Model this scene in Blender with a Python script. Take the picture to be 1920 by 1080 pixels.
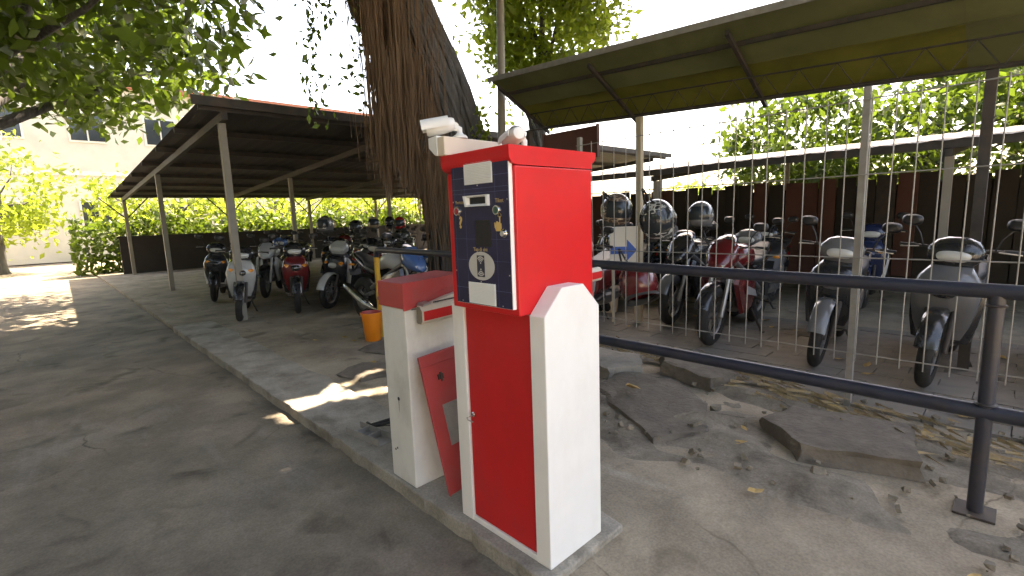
import bpy, bmesh, math, random
import numpy as np
from mathutils import Vector, Matrix
R = math.radians
random.seed(7)
rng = np.random.default_rng(11)
scene = bpy.context.scene
for o in list(bpy.data.objects):
    bpy.data.objects.remove(o)
COL = scene.collection

# ------------------------------------------------------------------ camera
YAW, PITCH, ROLL, FPX = 0.8076, 0.1450, -0.0355, 920.4
CAM = Vector((-1.2587, -1.1548, 1.35))
d_ = Vector((math.cos(PITCH)*math.cos(YAW), math.cos(PITCH)*math.sin(YAW), -math.sin(PITCH)))
r_ = d_.cross(Vector((0, 0, 1))).normalized()
u_ = r_.cross(d_)
rr = math.cos(ROLL)*r_ + math.sin(ROLL)*u_
uu = -math.sin(ROLL)*r_ + math.cos(ROLL)*u_
cam = bpy.data.cameras.new('camera')
cam.sensor_fit = 'HORIZONTAL'; cam.sensor_width = 36.0
cam.lens = FPX/1920*36.0
cam.clip_start = 0.05; cam.clip_end = 2000
camo = bpy.data.objects.new('camera', cam); COL.objects.link(camo)
mw = Matrix(((rr.x, uu.x, -d_.x, CAM.x), (rr.y, uu.y, -d_.y, CAM.y), (rr.z, uu.z, -d_.z, CAM.z), (0, 0, 0, 1)))
camo.matrix_world = mw
scene.camera = camo

# ------------------------------------------------------------------ light
SUN_EL, SUN_AZ = R(62), R(20)          # direction towards the sun: azimuth from +X towards +Y
S = Vector((math.cos(SUN_EL)*math.cos(SUN_AZ), math.cos(SUN_EL)*math.sin(SUN_AZ), math.sin(SUN_EL)))
w = bpy.data.worlds.new('World'); scene.world = w; w.use_nodes = True
nt = w.node_tree
bg = nt.nodes['Background']
sky = nt.nodes.new('ShaderNodeTexSky'); sky.sky_type = 'NISHITA'; sky.sun_disc = False
sky.sun_elevation = SUN_EL
sky.sun_rotation = math.pi/2 - SUN_AZ
sky.air_density = 1.0; sky.dust_density = 3.0; sky.ozone_density = 1.0; sky.altitude = 50
nt.links.new(sky.outputs[0], bg.inputs[0]); bg.inputs[1].default_value = 0.15
sl = bpy.data.lights.new('sun', 'SUN'); sl.energy = 4.5; sl.angle = R(0.53); sl.color = (1.0, 0.94, 0.84)
so = bpy.data.objects.new('sun', sl); COL.objects.link(so)
so.rotation_euler = (-S).to_track_quat('-Z', 'Y').to_euler()
vs = scene.view_settings
vs.view_transform = 'Standard'; vs.look = 'None'; vs.gamma = 1.0; vs.use_curve_mapping = False
vs.exposure = 2.75
vs.use_white_balance = True; vs.white_balance_temperature = 8300; vs.white_balance_tint = 14
scene.cycles.use_denoising = True; scene.cycles.use_adaptive_sampling = True; scene.cycles.adaptive_threshold = .03
scene.cycles.max_bounces = 6; scene.cycles.diffuse_bounces = 3; scene.cycles.transmission_bounces = 4
scene.cycles.transparent_max_bounces = 8
scene.cycles.sample_clamp_indirect = 8

# ------------------------------------------------------------------ materials
MATS = {}
def M(name, col, rough=.5, metal=0., var=.12, scale=6., bump=0., bscale=40., dirt=None, damt=.5, dscale=3., coat=0.,
      stretch=None, translucent=0., tcol=None, spec=.5, attr=False, worn=None):
    m = bpy.data.materials.new(name); m.use_nodes = True
    n = m.node_tree.nodes; L = m.node_tree.links
    b = n['Principled BSDF']
    b.inputs['Roughness'].default_value = rough; b.inputs['Metallic'].default_value = metal
    b.inputs['Specular IOR Level'].default_value = spec
    if coat: b.inputs['Coat Weight'].default_value = coat; b.inputs['Coat Roughness'].default_value = .12
    tc = n.new('ShaderNodeTexCoord'); mp = n.new('ShaderNodeMapping')
    L.new(tc.outputs['Object'], mp.inputs[0])
    if stretch: mp.inputs['Scale'].default_value = stretch
    nz = n.new('ShaderNodeTexNoise'); nz.inputs['Scale'].default_value = scale; nz.inputs['Detail'].default_value = 6
    nz.inputs['Roughness'].default_value = .6
    L.new(mp.outputs[0], nz.inputs[0])
    rp = n.new('ShaderNodeValToRGB')
    rp.color_ramp.elements[0].position = .3; rp.color_ramp.elements[1].position = .7
    c = np.array(col[:3])
    rp.color_ramp.elements[0].color = (*np.clip(c*(1-var), 0, 1), 1)
    rp.color_ramp.elements[1].color = (*np.clip(c*(1+var), 0, 1), 1)
    L.new(nz.outputs[0], rp.inputs[0])
    out = rp.outputs[0]
    if attr:   # colour of each leaf
        at = n.new('ShaderNodeAttribute'); at.attribute_name = 'tint'
        r2 = n.new('ShaderNodeValToRGB')
        r2.color_ramp.elements[0].color = (*np.clip(c*(1-var), 0, 1), 1)
        r2.color_ramp.elements[1].color = (*np.clip(c*np.array((1.35, 1.15, .8))*(1+var), 0, 1), 1)
        L.new(at.outputs['Fac'], r2.inputs[0]); out = r2.outputs[0]
    if dirt is not None:
        n2 = n.new('ShaderNodeTexNoise'); n2.inputs['Scale'].default_value = dscale; n2.inputs['Detail'].default_value = 8
        n2.inputs['Roughness'].default_value = .68
        L.new(mp.outputs[0], n2.inputs[0])
        r3 = n.new('ShaderNodeValToRGB'); r3.color_ramp.elements[0].position = .48; r3.color_ramp.elements[1].position = .72
        r3.color_ramp.elements[0].color = (0, 0, 0, 1); r3.color_ramp.elements[1].color = (damt, damt, damt, 1)
        L.new(n2.outputs[0], r3.inputs[0])
        mx = n.new('ShaderNodeMix'); mx.data_type = 'RGBA'
        L.new(r3.outputs[0], mx.inputs[0]); L.new(out, mx.inputs[6]); mx.inputs[7].default_value = (*dirt, 1)
        out = mx.outputs[2]
    if worn is not None:   # pale scuffed streaks and speckle
        wc, wsc = worn
        mw_ = n.new('ShaderNodeMapping'); mw_.inputs['Scale'].default_value = (1, .28, 1); mw_.inputs['Rotation'].default_value = (0, 0, .5); L.new(tc.outputs['Object'], mw_.inputs[0])
        n4 = n.new('ShaderNodeTexNoise'); n4.inputs['Scale'].default_value = wsc; n4.inputs['Detail'].default_value = 10; n4.inputs['Roughness'].default_value = .72
        L.new(mw_.outputs[0], n4.inputs[0])
        r4 = n.new('ShaderNodeValToRGB'); r4.color_ramp.elements[0].position = .56; r4.color_ramp.elements[1].position = .68
        r4.color_ramp.elements[0].color = (0, 0, 0, 1); r4.color_ramp.elements[1].color = (.65, .65, .65, 1)
        L.new(n4.outputs[0], r4.inputs[0])
        m4 = n.new('ShaderNodeMix'); m4.data_type = 'RGBA'; L.new(r4.outputs[0], m4.inputs[0]); L.new(out, m4.inputs[6]); m4.inputs[7].default_value = (*wc, 1); out = m4.outputs[2]
        n5 = n.new('ShaderNodeTexNoise'); n5.inputs['Scale'].default_value = 90; n5.inputs['Detail'].default_value = 4; L.new(tc.outputs['Object'], n5.inputs[0])
        r5 = n.new('ShaderNodeValToRGB'); r5.color_ramp.elements[0].position = .35; r5.color_ramp.elements[1].position = .65
        r5.color_ramp.elements[0].color = (.84, .84, .84, 1); r5.color_ramp.elements[1].color = (1.1, 1.1, 1.1, 1); L.new(n5.outputs[0], r5.inputs[0])
        m5 = n.new('ShaderNodeMix'); m5.data_type = 'RGBA'; m5.blend_type = 'MULTIPLY'; m5.inputs[0].default_value = 1; L.new(out, m5.inputs[6]); L.new(r5.outputs[0], m5.inputs[7]); out = m5.outputs[2]
    if worn is not None:   # hairline cracks and dark oily stains
        dn = n.new('ShaderNodeTexNoise'); dn.inputs['Scale'].default_value = 1.6; dn.inputs['Detail'].default_value = 6; L.new(tc.outputs['Object'], dn.inputs[0])
        va = n.new('ShaderNodeMixRGB'); va.inputs[0].default_value = .22; L.new(tc.outputs['Object'], va.inputs[1]); L.new(dn.outputs['Color'], va.inputs[2])
        vo = n.new('ShaderNodeTexVoronoi'); vo.feature = 'DISTANCE_TO_EDGE'; vo.inputs['Scale'].default_value = .9; L.new(va.outputs[0], vo.inputs['Vector'])
        rc = n.new('ShaderNodeValToRGB'); rc.color_ramp.elements[0].position = .0; rc.color_ramp.elements[1].position = .0045
        rc.color_ramp.elements[0].color = (.38, .36, .33, 1); rc.color_ramp.elements[1].color = (1, 1, 1, 1); L.new(vo.outputs['Distance'], rc.inputs[0])
        mc = n.new('ShaderNodeMix'); mc.data_type = 'RGBA'; mc.blend_type = 'MULTIPLY'; cg = n.new('ShaderNodeTexNoise'); cg.inputs['Scale'].default_value = .8; L.new(tc.outputs['Object'], cg.inputs[0]); cr = n.new('ShaderNodeValToRGB'); cr.color_ramp.elements[0].position = .5; cr.color_ramp.elements[1].position = .6; L.new(cg.outputs[0], cr.inputs[0]); L.new(cr.outputs[0], mc.inputs[0]); L.new(out, mc.inputs[6]); L.new(rc.outputs[0], mc.inputs[7]); out = mc.outputs[2]
        n6 = n.new('ShaderNodeTexNoise'); n6.inputs['Scale'].default_value = 2.7; n6.inputs['Detail'].default_value = 3; n6.inputs['Distortion'].default_value = .8; L.new(tc.outputs['Object'], n6.inputs[0])
        r6 = n.new('ShaderNodeValToRGB'); r6.color_ramp.elements[0].position = .27; r6.color_ramp.elements[1].position = .42
        r6.color_ramp.elements[0].color = (.5, .48, .45, 1); r6.color_ramp.elements[1].color = (1, 1, 1, 1); L.new(n6.outputs[0], r6.inputs[0])
        m6 = n.new('ShaderNodeMix'); m6.data_type = 'RGBA'; m6.blend_type = 'MULTIPLY'; m6.inputs[0].default_value = 1; L.new(out, m6.inputs[6]); L.new(r6.outputs[0], m6.inputs[7]); out = m6.outputs[2]
    L.new(out, b.inputs['Base Color'])
    if bump:
        bp = n.new('ShaderNodeBump'); bp.inputs['Strength'].default_value = bump; bp.inputs['Distance'].default_value = .01
        nb = n.new('ShaderNodeTexNoise'); nb.inputs['Scale'].default_value = bscale; nb.inputs['Detail'].default_value = 8
        L.new(mp.outputs[0], nb.inputs[0]); L.new(nb.outputs[0], bp.inputs['Height']); L.new(bp.outputs[0], b.inputs['Normal'])
    if translucent:
        tr = n.new('ShaderNodeBsdfTranslucent'); mxs = n.new('ShaderNodeMixShader'); mxs.inputs[0].default_value = translucent
        if tcol: tr.inputs[0].default_value = (*tcol, 1)
        else: L.new(out, tr.inputs[0])
        o_ = n['Material Output']
        L.new(b.outputs[0], mxs.inputs[1]); L.new(tr.outputs[0], mxs.inputs[2]); L.new(mxs.outputs[0], o_.inputs[0])
    MATS[name] = m
    return m

M('red_paint', (.64, .014, .018), .30, spec=.34, var=.07, scale=4, dirt=(.42, .03, .03), damt=.35, dscale=5, bump=.02, bscale=120)
M('red_panel', (.58, .020, .022), .45, spec=.3, var=.08, scale=3, dirt=(.36, .05, .05), damt=.3, dscale=4)
M('red_faded', (.42, .05, .05), .55, var=.12, scale=5, dirt=(.3, .1, .09), damt=.5, dscale=7)
M('white_paint', (.80, .79, .76), .42, var=.035, scale=4, dirt=(.62, .58, .51), damt=.3, dscale=2.4, bump=.02, bscale=60, stretch=(1.2, 1.2, .8))
M('barrier_white', (.67, .67, .63), .5, var=.06, scale=4, dirt=(.40, .37, .31), damt=.55, dscale=3, bump=.04, bscale=50, stretch=(1.3, 1.3, .8))
M('cream_plastic', (.66, .55, .43), .5, var=.05, dirt=(.55, .5, .42), damt=.3)
M('camera_white', (.74, .73, .69), .45, var=.04, dirt=(.55, .52, .46), damt=.3, dscale=9)
M('grille_white', (.82, .82, .78), .5, var=.04)
M('gold', (.62, .42, .14), .45, var=.05)
M('dim_gold', (.36, .25, .11), .5, var=.05)
M('chrome', (.72, .72, .7), .18, 1.0, var=.05)
M('steel', (.45, .44, .42), .42, .8, var=.15, scale=12, dirt=(.25, .2, .16), damt=.5)
M('galvanised', (.30, .295, .28), .55, .4, var=.15, scale=15, dirt=(.3, .24, .18), damt=.4, dscale=9)
M('black_plastic', (.02, .02, .022), .4, var=.2)
M('dark_hole', (.012, .012, .014), .6, var=.1)
M('grey_disc', (.5, .49, .46), .4, var=.04)
M('ink', (.02, .022, .04), .35, var=.1)
M('screen', (.012, .012, .014), .12, var=.1)
M('button_red', (.35, .02, .025), .35)
M('button_green', (.03, .09, .06), .35)
M('label_grey', (.33, .33, .32), .4, .3, var=.12, scale=20, dirt=(.2, .19, .18), damt=.5, dscale=14)
M('arm_white', (.62, .57, .48), .45, var=.06, dirt=(.4, .34, .26), damt=.4, dscale=8)
M('concrete', (.30, .255, .188), .85, var=.35, scale=1.6, bump=.8, bscale=22, dirt=(.15, .123, .088), damt=.9, dscale=1.1, worn=((.46, .41, .33), 1.6))
M('pad_concrete', (.30, .275, .23), .85, var=.3, scale=3.2, bump=.7, bscale=35, dirt=(.13, .115, .09), damt=.8, dscale=2.6, worn=((.40, .37, .32), 3.5))
M('road', (.205, .175, .13), .8, var=.4, scale=2.0, bump=.7, bscale=45, dirt=(.11, .09, .066), damt=.8, dscale=.9, worn=((.27, .25, .215), 1.4))
M('slab', (.15, .13, .105), .9, var=.35, scale=5, bump=1.2, bscale=35, dirt=(.075, .062, .048), damt=.8, dscale=4)
M('slab_pale', (.29, .265, .225), .9, var=.3, scale=5, bump=1.2, bscale=35, dirt=(.17, .15, .13), damt=.6, dscale=5)
M('paver', (.2, .18, .155), .85, var=.25, scale=3, bump=.35, bscale=30, dirt=(.12, .1, .085), damt=.6, dscale=1.5)
M('pipe_paint', (.022, .026, .042), .38, var=.2, scale=7, dirt=(.06, .05, .045), damt=.6, dscale=6)
M('yellow_paint', (.62, .34, .03), .5, var=.15, scale=9, dirt=(.25, .15, .06), damt=.6, dscale=10)
M('orange_plastic', (.85, .25, .02), .35, var=.05, scale=6)
M('bucket_red', (.5, .06, .05), .4)
M('bark', (.088, .086, .086), .95, var=.4, scale=2.2, stretch=(9, 9, .7), bump=1.6, bscale=7, dirt=(.06, .045, .035), damt=.7, dscale=2)
M('root', (.15, .095, .058), .9, var=.35, scale=4, stretch=(5, 5, .6))
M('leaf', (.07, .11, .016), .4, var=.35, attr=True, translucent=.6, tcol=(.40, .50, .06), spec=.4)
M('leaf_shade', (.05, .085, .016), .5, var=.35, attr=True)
M('shade_dark', (.03, .024, .02), .8, var=.3, scale=1.5, dirt=(.03, .025, .02), damt=.7, dscale=1)  # near-black for the added walls that stand in for shade in the sheds
M('soil', (.2, .175, .135), .95, var=.4, scale=5, bump=1.0, bscale=30, dirt=(.11, .092, .07), damt=.8, dscale=3, worn=((.29, .26, .215), 4))
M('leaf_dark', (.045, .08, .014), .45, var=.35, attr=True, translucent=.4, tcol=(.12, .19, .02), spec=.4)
M('dry_leaf', (.4, .27, .1), .8, var=.4, scale=8)
M('straw', (.3, .235, .14), .9, var=.35, scale=20)
M('roof_olive', (.19, .20, .105), .6, var=.25, scale=1.5, dirt=(.10, .10, .05), damt=.7, dscale=2.2, translucent=.4, tcol=(.19, .20, .08))
M('roof_yellow', (.2, .19, .05), .55, var=.3, scale=2, dirt=(.07, .07, .03), damt=.8, dscale=2.5, translucent=.45, tcol=(.22, .215, .045))
M('roof_grey', (.05, .046, .042), .7, var=.2, scale=1.5, dirt=(.05, .045, .04), damt=.5)
M('dark_steel', (.05, .045, .042), .6, .2, var=.3, dirt=(.09, .05, .03), damt=.6)
M('rust_board', (.11, .045, .035), .7, var=.3, scale=3, dirt=(.05, .03, .025), damt=.6)
M('column_tan', (.42, .35, .25), .7, var=.12, dirt=(.28, .22, .15), damt=.4)
M('pole_grey', (.28, .255, .215), .6, .2, var=.12, dirt=(.18, .15, .11), damt=.4)
M('wall_cream', (.55, .51, .42), .85, var=.08, scale=1.2, dirt=(.38, .35, .28), damt=.4, dscale=1)
M('wall_tile', (.33, .12, .07), .8, var=.2)
M('glass_dark', (.03, .035, .04), .1, var=.1)
M('board_white', (.68, .63, .54), .6, var=.05, dirt=(.5, .45, .36), damt=.4)
M('blue_print', (.03, .11, .42), .5, var=.1)
M('rubber', (.016, .016, .016), .75, var=.2, dirt=(.06, .05, .04), damt=.5, dscale=8)
M('seat_vinyl', (.02, .02, .021), .5, var=.2)
M('engine_metal', (.22, .215, .21), .45, .7, var=.2, scale=14, dirt=(.07, .06, .05), damt=.6, dscale=9)
M('lens', (.55, .55, .52), .08, var=.03, coat=.5)
M('tail_red', (.4, .015, .012), .2, coat=.5)
M('mirror_glass', (.5, .53, .56), .06, 1.0)
M('indicator', (.75, .25, .02), .2)
for nm, c in dict(black=(.022, .022, .024), silver=(.42, .42, .41), cream=(.52, .40, .2), blue=(.06, .13, .3), white=(.68, .68, .66),
                  red=(.34, .022, .02), darkblue=(.02, .03, .08), grey=(.13, .13, .135), maroon=(.13, .012, .014), green=(.02, .09, .04)).items():
    M('paint_'+nm, c, .25, var=.06, coat=.6, dirt=tuple(np.array(c)*.6+.03), damt=.35, dscale=7)
M('helmet_tan', (.3, .22, .13), .45, var=.1)
M('cloth_strap', (.03, .03, .035), .85)
M('grime', (.2, .17, .13), .9)
M('foam', (.05, .05, .05), .95)

# printed blue face plate with thin pale lines (flat print)
def face_mat():
    m = M('face_blue', (.020, .018, .056), .16, var=.15, scale=9, spec=.5)
    n = m.node_tree.nodes; L = m.node_tree.links
    b = n['Principled BSDF']; prev = b.inputs['Base Color'].links[0].from_socket
    tc = n.new('ShaderNodeTexCoord'); sp = n.new('ShaderNodeSeparateXYZ'); L.new(tc.outputs['Object'], sp.inputs[0])
    def line(sock, v, wd):
        a = n.new('ShaderNodeMath'); a.operation = 'SUBTRACT'; L.new(sock, a.inputs[0]); a.inputs[1].default_value = v
        c = n.new('ShaderNodeMath'); c.operation = 'ABSOLUTE'; L.new(a.outputs[0], c.inputs[0])
        e = n.new('ShaderNodeMath'); e.operation = 'LESS_THAN'; L.new(c.outputs[0], e.inputs[0]); e.inputs[1].default_value = wd
        return e.outputs[0]
    tot = None
    for s_, v, wd in ((2, 1.498, .0007), (2, 1.081, .0007), (2, 1.456, .0005), (2, 1.44, .0005), (1, .332, .0005), (1, .16, .0005), (1, .395, .0004), (2, 1.27, .0004), (2, 1.19, .0004)):
        q = line(sp.outputs[s_], v, wd)
        if tot is None: tot = q
        else:
            mx_ = n.new('ShaderNodeMath'); mx_.operation = 'MAXIMUM'; L.new(tot, mx_.inputs[0]); L.new(q, mx_.inputs[1]); tot = mx_.outputs[0]
    sc = n.new('ShaderNodeMath'); sc.operation = 'MULTIPLY'; L.new(tot, sc.inputs[0]); sc.inputs[1].default_value = .45
    mx = n.new('ShaderNodeMix'); mx.data_type = 'RGBA'; L.new(sc.outputs[0], mx.inputs[0]); L.new(prev, mx.inputs[6]); mx.inputs[7].default_value = (.16, .22, .45, 1)
    L.new(mx.outputs[2], b.inputs['Base Color'])
face_mat()

def helmet_graphic(name, base, ink):
    m = M(name, base, .3, coat=.5)
    n = m.node_tree.nodes; L = m.node_tree.links; b = n['Principled BSDF']; prev = b.inputs['Base Color'].links[0].from_socket
    tc = n.new('ShaderNodeTexCoord'); mp = n.new('ShaderNodeMapping'); mp.inputs['Scale'].default_value = (1, 1.2, 2.2); L.new(tc.outputs['Object'], mp.inputs[0])
    v = n.new('ShaderNodeTexVoronoi'); v.feature = 'DISTANCE_TO_EDGE'; v.inputs['Scale'].default_value = 16; v.distance = 'MANHATTAN' if hasattr(v, 'distance') else v.distance
    L.new(mp.outputs[0], v.inputs['Vector'])
    a = n.new('ShaderNodeMath'); a.operation = 'LESS_THAN'; L.new(v.outputs['Distance'], a.inputs[0]); a.inputs[1].default_value = .11
    nz = n.new('ShaderNodeTexNoise'); nz.inputs['Scale'].default_value = 9; L.new(tc.outputs['Object'], nz.inputs[0])
    g = n.new('ShaderNodeMath'); g.operation = 'GREATER_THAN'; L.new(nz.outputs[0], g.inputs[0]); g.inputs[1].default_value = .45
    mu = n.new('ShaderNodeMath'); mu.operation = 'MULTIPLY'; L.new(a.outputs[0], mu.inputs[0]); L.new(g.outputs[0], mu.inputs[1])
    mx = n.new('ShaderNodeMix'); mx.data_type = 'RGBA'; L.new(mu.outputs[0], mx.inputs[0]); L.new(prev, mx.inputs[6]); mx.inputs[7].default_value = (*ink, 1)
    L.new(mx.outputs[2], b.inputs['Base Color'])
helmet_graphic('helmet_black_print', (.02, .02, .022), (.5, .5, .47))
helmet_graphic('helmet_brown_print', (.09, .06, .045), (.4, .3, .22))

# ------------------------------------------------------------------ mesh helpers
class MB:
    def __init__(s): s.v = []; s.f = []
    def add(s, vs_, fs):
        k = len(s.v); s.v += [tuple(v) for v in vs_]; s.f += [tuple(i+k for i in f) for f in fs]; return s
    def box(s, x0, x1, y0, y1, z0, z1, mat=None):
        p = [Vector((x, y, z)) for z in (z0, z1) for y in (y0, y1) for x in (x0, x1)]
        if mat: p = [mat @ q for q in p]
        return s.add(p, [(0, 2, 3, 1), (4, 5, 7, 6), (0, 1, 5, 4), (2, 6, 7, 3), (0, 4, 6, 2), (1, 3, 7, 5)])
    def prism(s, poly, axis, a, b):      # poly: 2D points in the other two axes (ascending axis order)
        def P(q, c):
            return {'x': (c, q[0], q[1]), 'y': (q[0], c, q[1]), 'z': (q[0], q[1], c)}[axis]
        n = len(poly)
        return s.add([P(q, a) for q in poly]+[P(q, b) for q in poly],
                     [tuple(range(n))[::-1], tuple(range(n, 2*n))]+[(i, (i+1) % n, n+(i+1) % n, n+i) for i in range(n)])
    def tube(s, pts, r, n=8, cap=True):
        pts = [Vector(p) for p in pts]; m = len(pts)
        rs = r if isinstance(r, (list, tuple)) else [r]*m
        vs_ = []; ref = None
        for i, p in enumerate(pts):
            t = (pts[min(i+1, m-1)]-pts[max(i-1, 0)]).normalized()
            if ref is None:
                ref = Vector((0, 0, 1)) if abs(t.z) < .9 else Vector((1, 0, 0))
            a = (ref-t*ref.dot(t)).normalized(); b = t.cross(a); ref = a
            for j in range(n):
                q = 2*math.pi*j/n; vs_.append(p+(a*math.cos(q)+b*math.sin(q))*rs[i])
        fs = [(i*n+j, i*n+(j+1) % n, (i+1)*n+(j+1) % n, (i+1)*n+j) for i in range(m-1) for j in range(n)]
        if cap: fs += [tuple(range(n))[::-1], tuple((m-1)*n+j for j in range(n))]
        return s.add(vs_, fs)
    def lathe(s, prof, n=24, mat=None, cap=True):   # prof (r,z) about z
        vs_ = []
        for r, z in prof:
            for j in range(n):
                a = 2*math.pi*j/n; q = Vector((r*math.cos(a), r*math.sin(a), z)); vs_.append(mat @ q if mat else q)
        m = len(prof)
        fs = [(i*n+j, i*n+(j+1) % n, (i+1)*n+(j+1) % n, (i+1)*n+j) for i in range(m-1) for j in range(n)]
        if cap: fs += [tuple(range(n))[::-1], tuple((m-1)*n+j for j in range(n))]
        return s.add(vs_, fs)
    def loft(s, secs, axis='x', n=16):       # secs (c_axis, ca, cb, half_a, half_b, exponent)
        vs_ = []
        for c, ca, cb, ha, hb, e in secs:
            for j in range(n):
                t = 2*math.pi*j/n; x, y = math.cos(t), math.sin(t)
                x = math.copysign(abs(x)**(2/e), x)*ha+ca; y = math.copysign(abs(y)**(2/e), y)*hb+cb
                vs_.append({'x': (c, x, y), 'y': (x, c, y), 'z': (x, y, c)}[axis])
        m = len(secs)
        fs = [(i*n+j, i*n+(j+1) % n, (i+1)*n+(j+1) % n, (i+1)*n+j) for i in range(m-1) for j in range(n)]
        fs += [tuple(range(n))[::-1], tuple((m-1)*n+j for j in range(n))]
        return s.add(vs_, fs)
    def arc(s, cx, cz, r, a0, a1, w, t, n=10, y0=0, flare=0):   # curved strip (fender) in xz
        vs_ = []
        for i in range(n+1):
            a = a0+(a1-a0)*i/n
            for rad, yy in ((r, -w), (r+t, -w*.55), (r+t, w*.55), (r, w), (r-t*.3, w*.55), (r-t*.3, -w*.55)):
                vs_.append((cx+rad*math.cos(a), y0+yy, cz+rad*math.sin(a)))
        k = 6
        fs = [(i*k+j, i*k+(j+1) % k, (i+1)*k+(j+1) % k, (i+1)*k+j) for i in range(n) for j in range(k)]
        fs += [tuple(range(k))[::-1], tuple(n*k+j for j in range(k))]
        return s.add(vs_, fs)
    def mesh(s, name, fix=True):
        me = bpy.data.meshes.new(name); me.from_pydata(s.v, [], s.f); me.update()
        if fix:
            bm = bmesh.new(); bm.from_mesh(me); bmesh.ops.recalc_face_normals(bm, faces=bm.faces); bm.to_mesh(me); bm.free()
        return me
    def build(s, name, mat, parent=None, smooth=None, bevel=0., fix=True, seg=2):
        me = s.mesh(name, fix); me.materials.append(MATS[mat])
        if smooth:
            me.polygons.foreach_set('use_smooth', [True]*len(me.polygons)); me.set_sharp_from_angle(angle=R(smooth))
        o = bpy.data.objects.new(name, me); COL.objects.link(o)
        if parent: o.parent = parent
        if bevel:
            b = o.modifiers.new('bevel', 'BEVEL'); b.width = bevel; b.segments = seg; b.limit_method = 'ANGLE'; b.angle_limit = R(35)
        return o
def empty(name, loc=(0, 0, 0), rz=0):
    o = bpy.data.objects.new(name, None); COL.objects.link(o); o.location = loc; o.rotation_euler = (0, 0, rz); o.empty_display_size = .1
    return o
def tag(o, label=None, cat=None, group=None, kind=None):
    for k, v in (('label', label), ('category', cat), ('group', group), ('kind', kind)):
        if v: o[k] = v
    return o
def copy_tree(o, parent=None, paint=None):
    c = o.copy(); COL.objects.link(c); c.parent = parent
    for ch in list(o.children): copy_tree(ch, c, paint)
    return c
def text_part(body, size, y, z, x, mat, parent, name, bold=.0):
    cu = bpy.data.curves.new('lettering', 'FONT'); cu.body = body; cu.size = size; cu.align_x = 'CENTER'; cu.align_y = 'CENTER'; cu.extrude = .0003; cu.offset = bold
    to = bpy.data.objects.new('lettering', cu); COL.objects.link(to)
    bpy.context.view_layer.update()
    me = bpy.data.meshes.new_from_object(to.evaluated_get(bpy.context.evaluated_depsgraph_get()))
    bpy.data.objects.remove(to)
    # text plane: reading direction -Y, up +Z, facing -X
    me.transform(Matrix(((0, 0, -1, x), (-1, 0, 0, y), (0, 1, 0, z), (0, 0, 0, 1))))
    me.materials.clear(); me.materials.append(MATS[mat])
    o = bpy.data.objects.new(name, me); COL.objects.link(o); o.parent = parent
    return o

# ------------------------------------------------------------------ setting: ground, road, kerb, yard
GZ = -.03
def sheet(name, mat, x0, x1, y0, y1, z, n=1, amp=0):
    mb = MB(); k = n+1
    for j in range(k):
        for i in range(k):
            mb.v.append((x0+(x1-x0)*i/n, y0+(y1-y0)*j/n, z+(random.uniform(-amp, amp) if amp else 0)))
    for j in range(n):
        for i in range(n): mb.f.append((j*k+i, j*k+i+1, (j+1)*k+i+1, (j+1)*k+i))
    return tag(mb.build(name, mat, fix=False), kind='structure')
sheet('ground', 'concrete', -400, 400, -400, 400, -.09)
sheet('road', 'road', -3.4, -.03, -60, 60, -.075, 4)
mb = MB(); mb.box(-.02, 60, -60, 60, -.088, GZ); tag(mb.build('forecourt', 'concrete'), kind='structure')
# narrow kerb pad that carries the kiosk and the barrier, its edge chipped
pts = []
random.seed(3)
y = -.04
edge = []
while y < 7.0:
    edge.append((-.052+random.uniform(-.007, .007)+(.016 if random.random() < .08 else 0), y)); y += random.uniform(.03, .09)
back = [(.43+random.uniform(-.03, .03), q) for q in np.linspace(6.98, -.04, 40)]
mb = MB(); mb.prism(edge+back, 'z', -.085, 0.0)
tag(mb.build('kerb_pad', 'pad_concrete', bevel=.008), kind='structure')
# paving blocks behind the fence
yard = empty('paved_yard', (0, 0, GZ)); tag(yard, kind='structure')
pm = []
for k in range(4):
    b = MB(); b.box(-.197, .197, -.097, .097, 0, .03); me = b.mesh('paving_block'); me.materials.append(MATS['paver']); pm.append(me)
random.seed(5)
cnt = 0
for i in range(13):
    for j in range(23):
        X = 2.72+i*.2; Y = -2.6+j*.4+(.2 if i % 2 else 0)
        if cnt >= 299: break
        o = bpy.data.objects.new('paving_block', pm[cnt % 4]); COL.objects.link(o); o.parent = yard
        o.location = (X, Y, -.004+random.uniform(-.004, .005)); o.rotation_euler = (random.uniform(-.012, .012), random.uniform(-.012, .012), math.pi/2+random.uniform(-.01, .01))
        cnt += 1

# ------------------------------------------------------------------ leaves
def leaf_mesh(P, size, aspect=.5, up=0.35, fold=.25, seed=0):
    g = np.random.default_rng(seed); n = len(P)
    dirs = g.normal(size=(n, 3)); dirs[:, 2] -= up; dirs /= np.linalg.norm(dirs, axis=1)[:, None]
    q = g.normal(size=(n, 3)); side = np.cross(dirs, q); side /= np.linalg.norm(side, axis=1)[:, None]+1e-9
    nor = np.cross(dirs, side)
    s = size*g.uniform(.6, 1.35, n)[:, None]
    a = P-dirs*s*.5; b = P+dirs*s*.5
    m1 = P+side*s*aspect*.5+nor*s*fold*.3-dirs*s*.05; m2 = P-side*s*aspect*.5+nor*s*fold*.3-dirs*s*.05
    V = np.stack([a, m1, b, m2], 1).reshape(-1, 3)
    F = np.arange(n)[:, None]*4
    T = np.concatenate([F+[0, 1, 2], F+[0, 2, 3]], 1).reshape(-1, 3)
    return V, T, np.repeat(g.random(n), 2)
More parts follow.
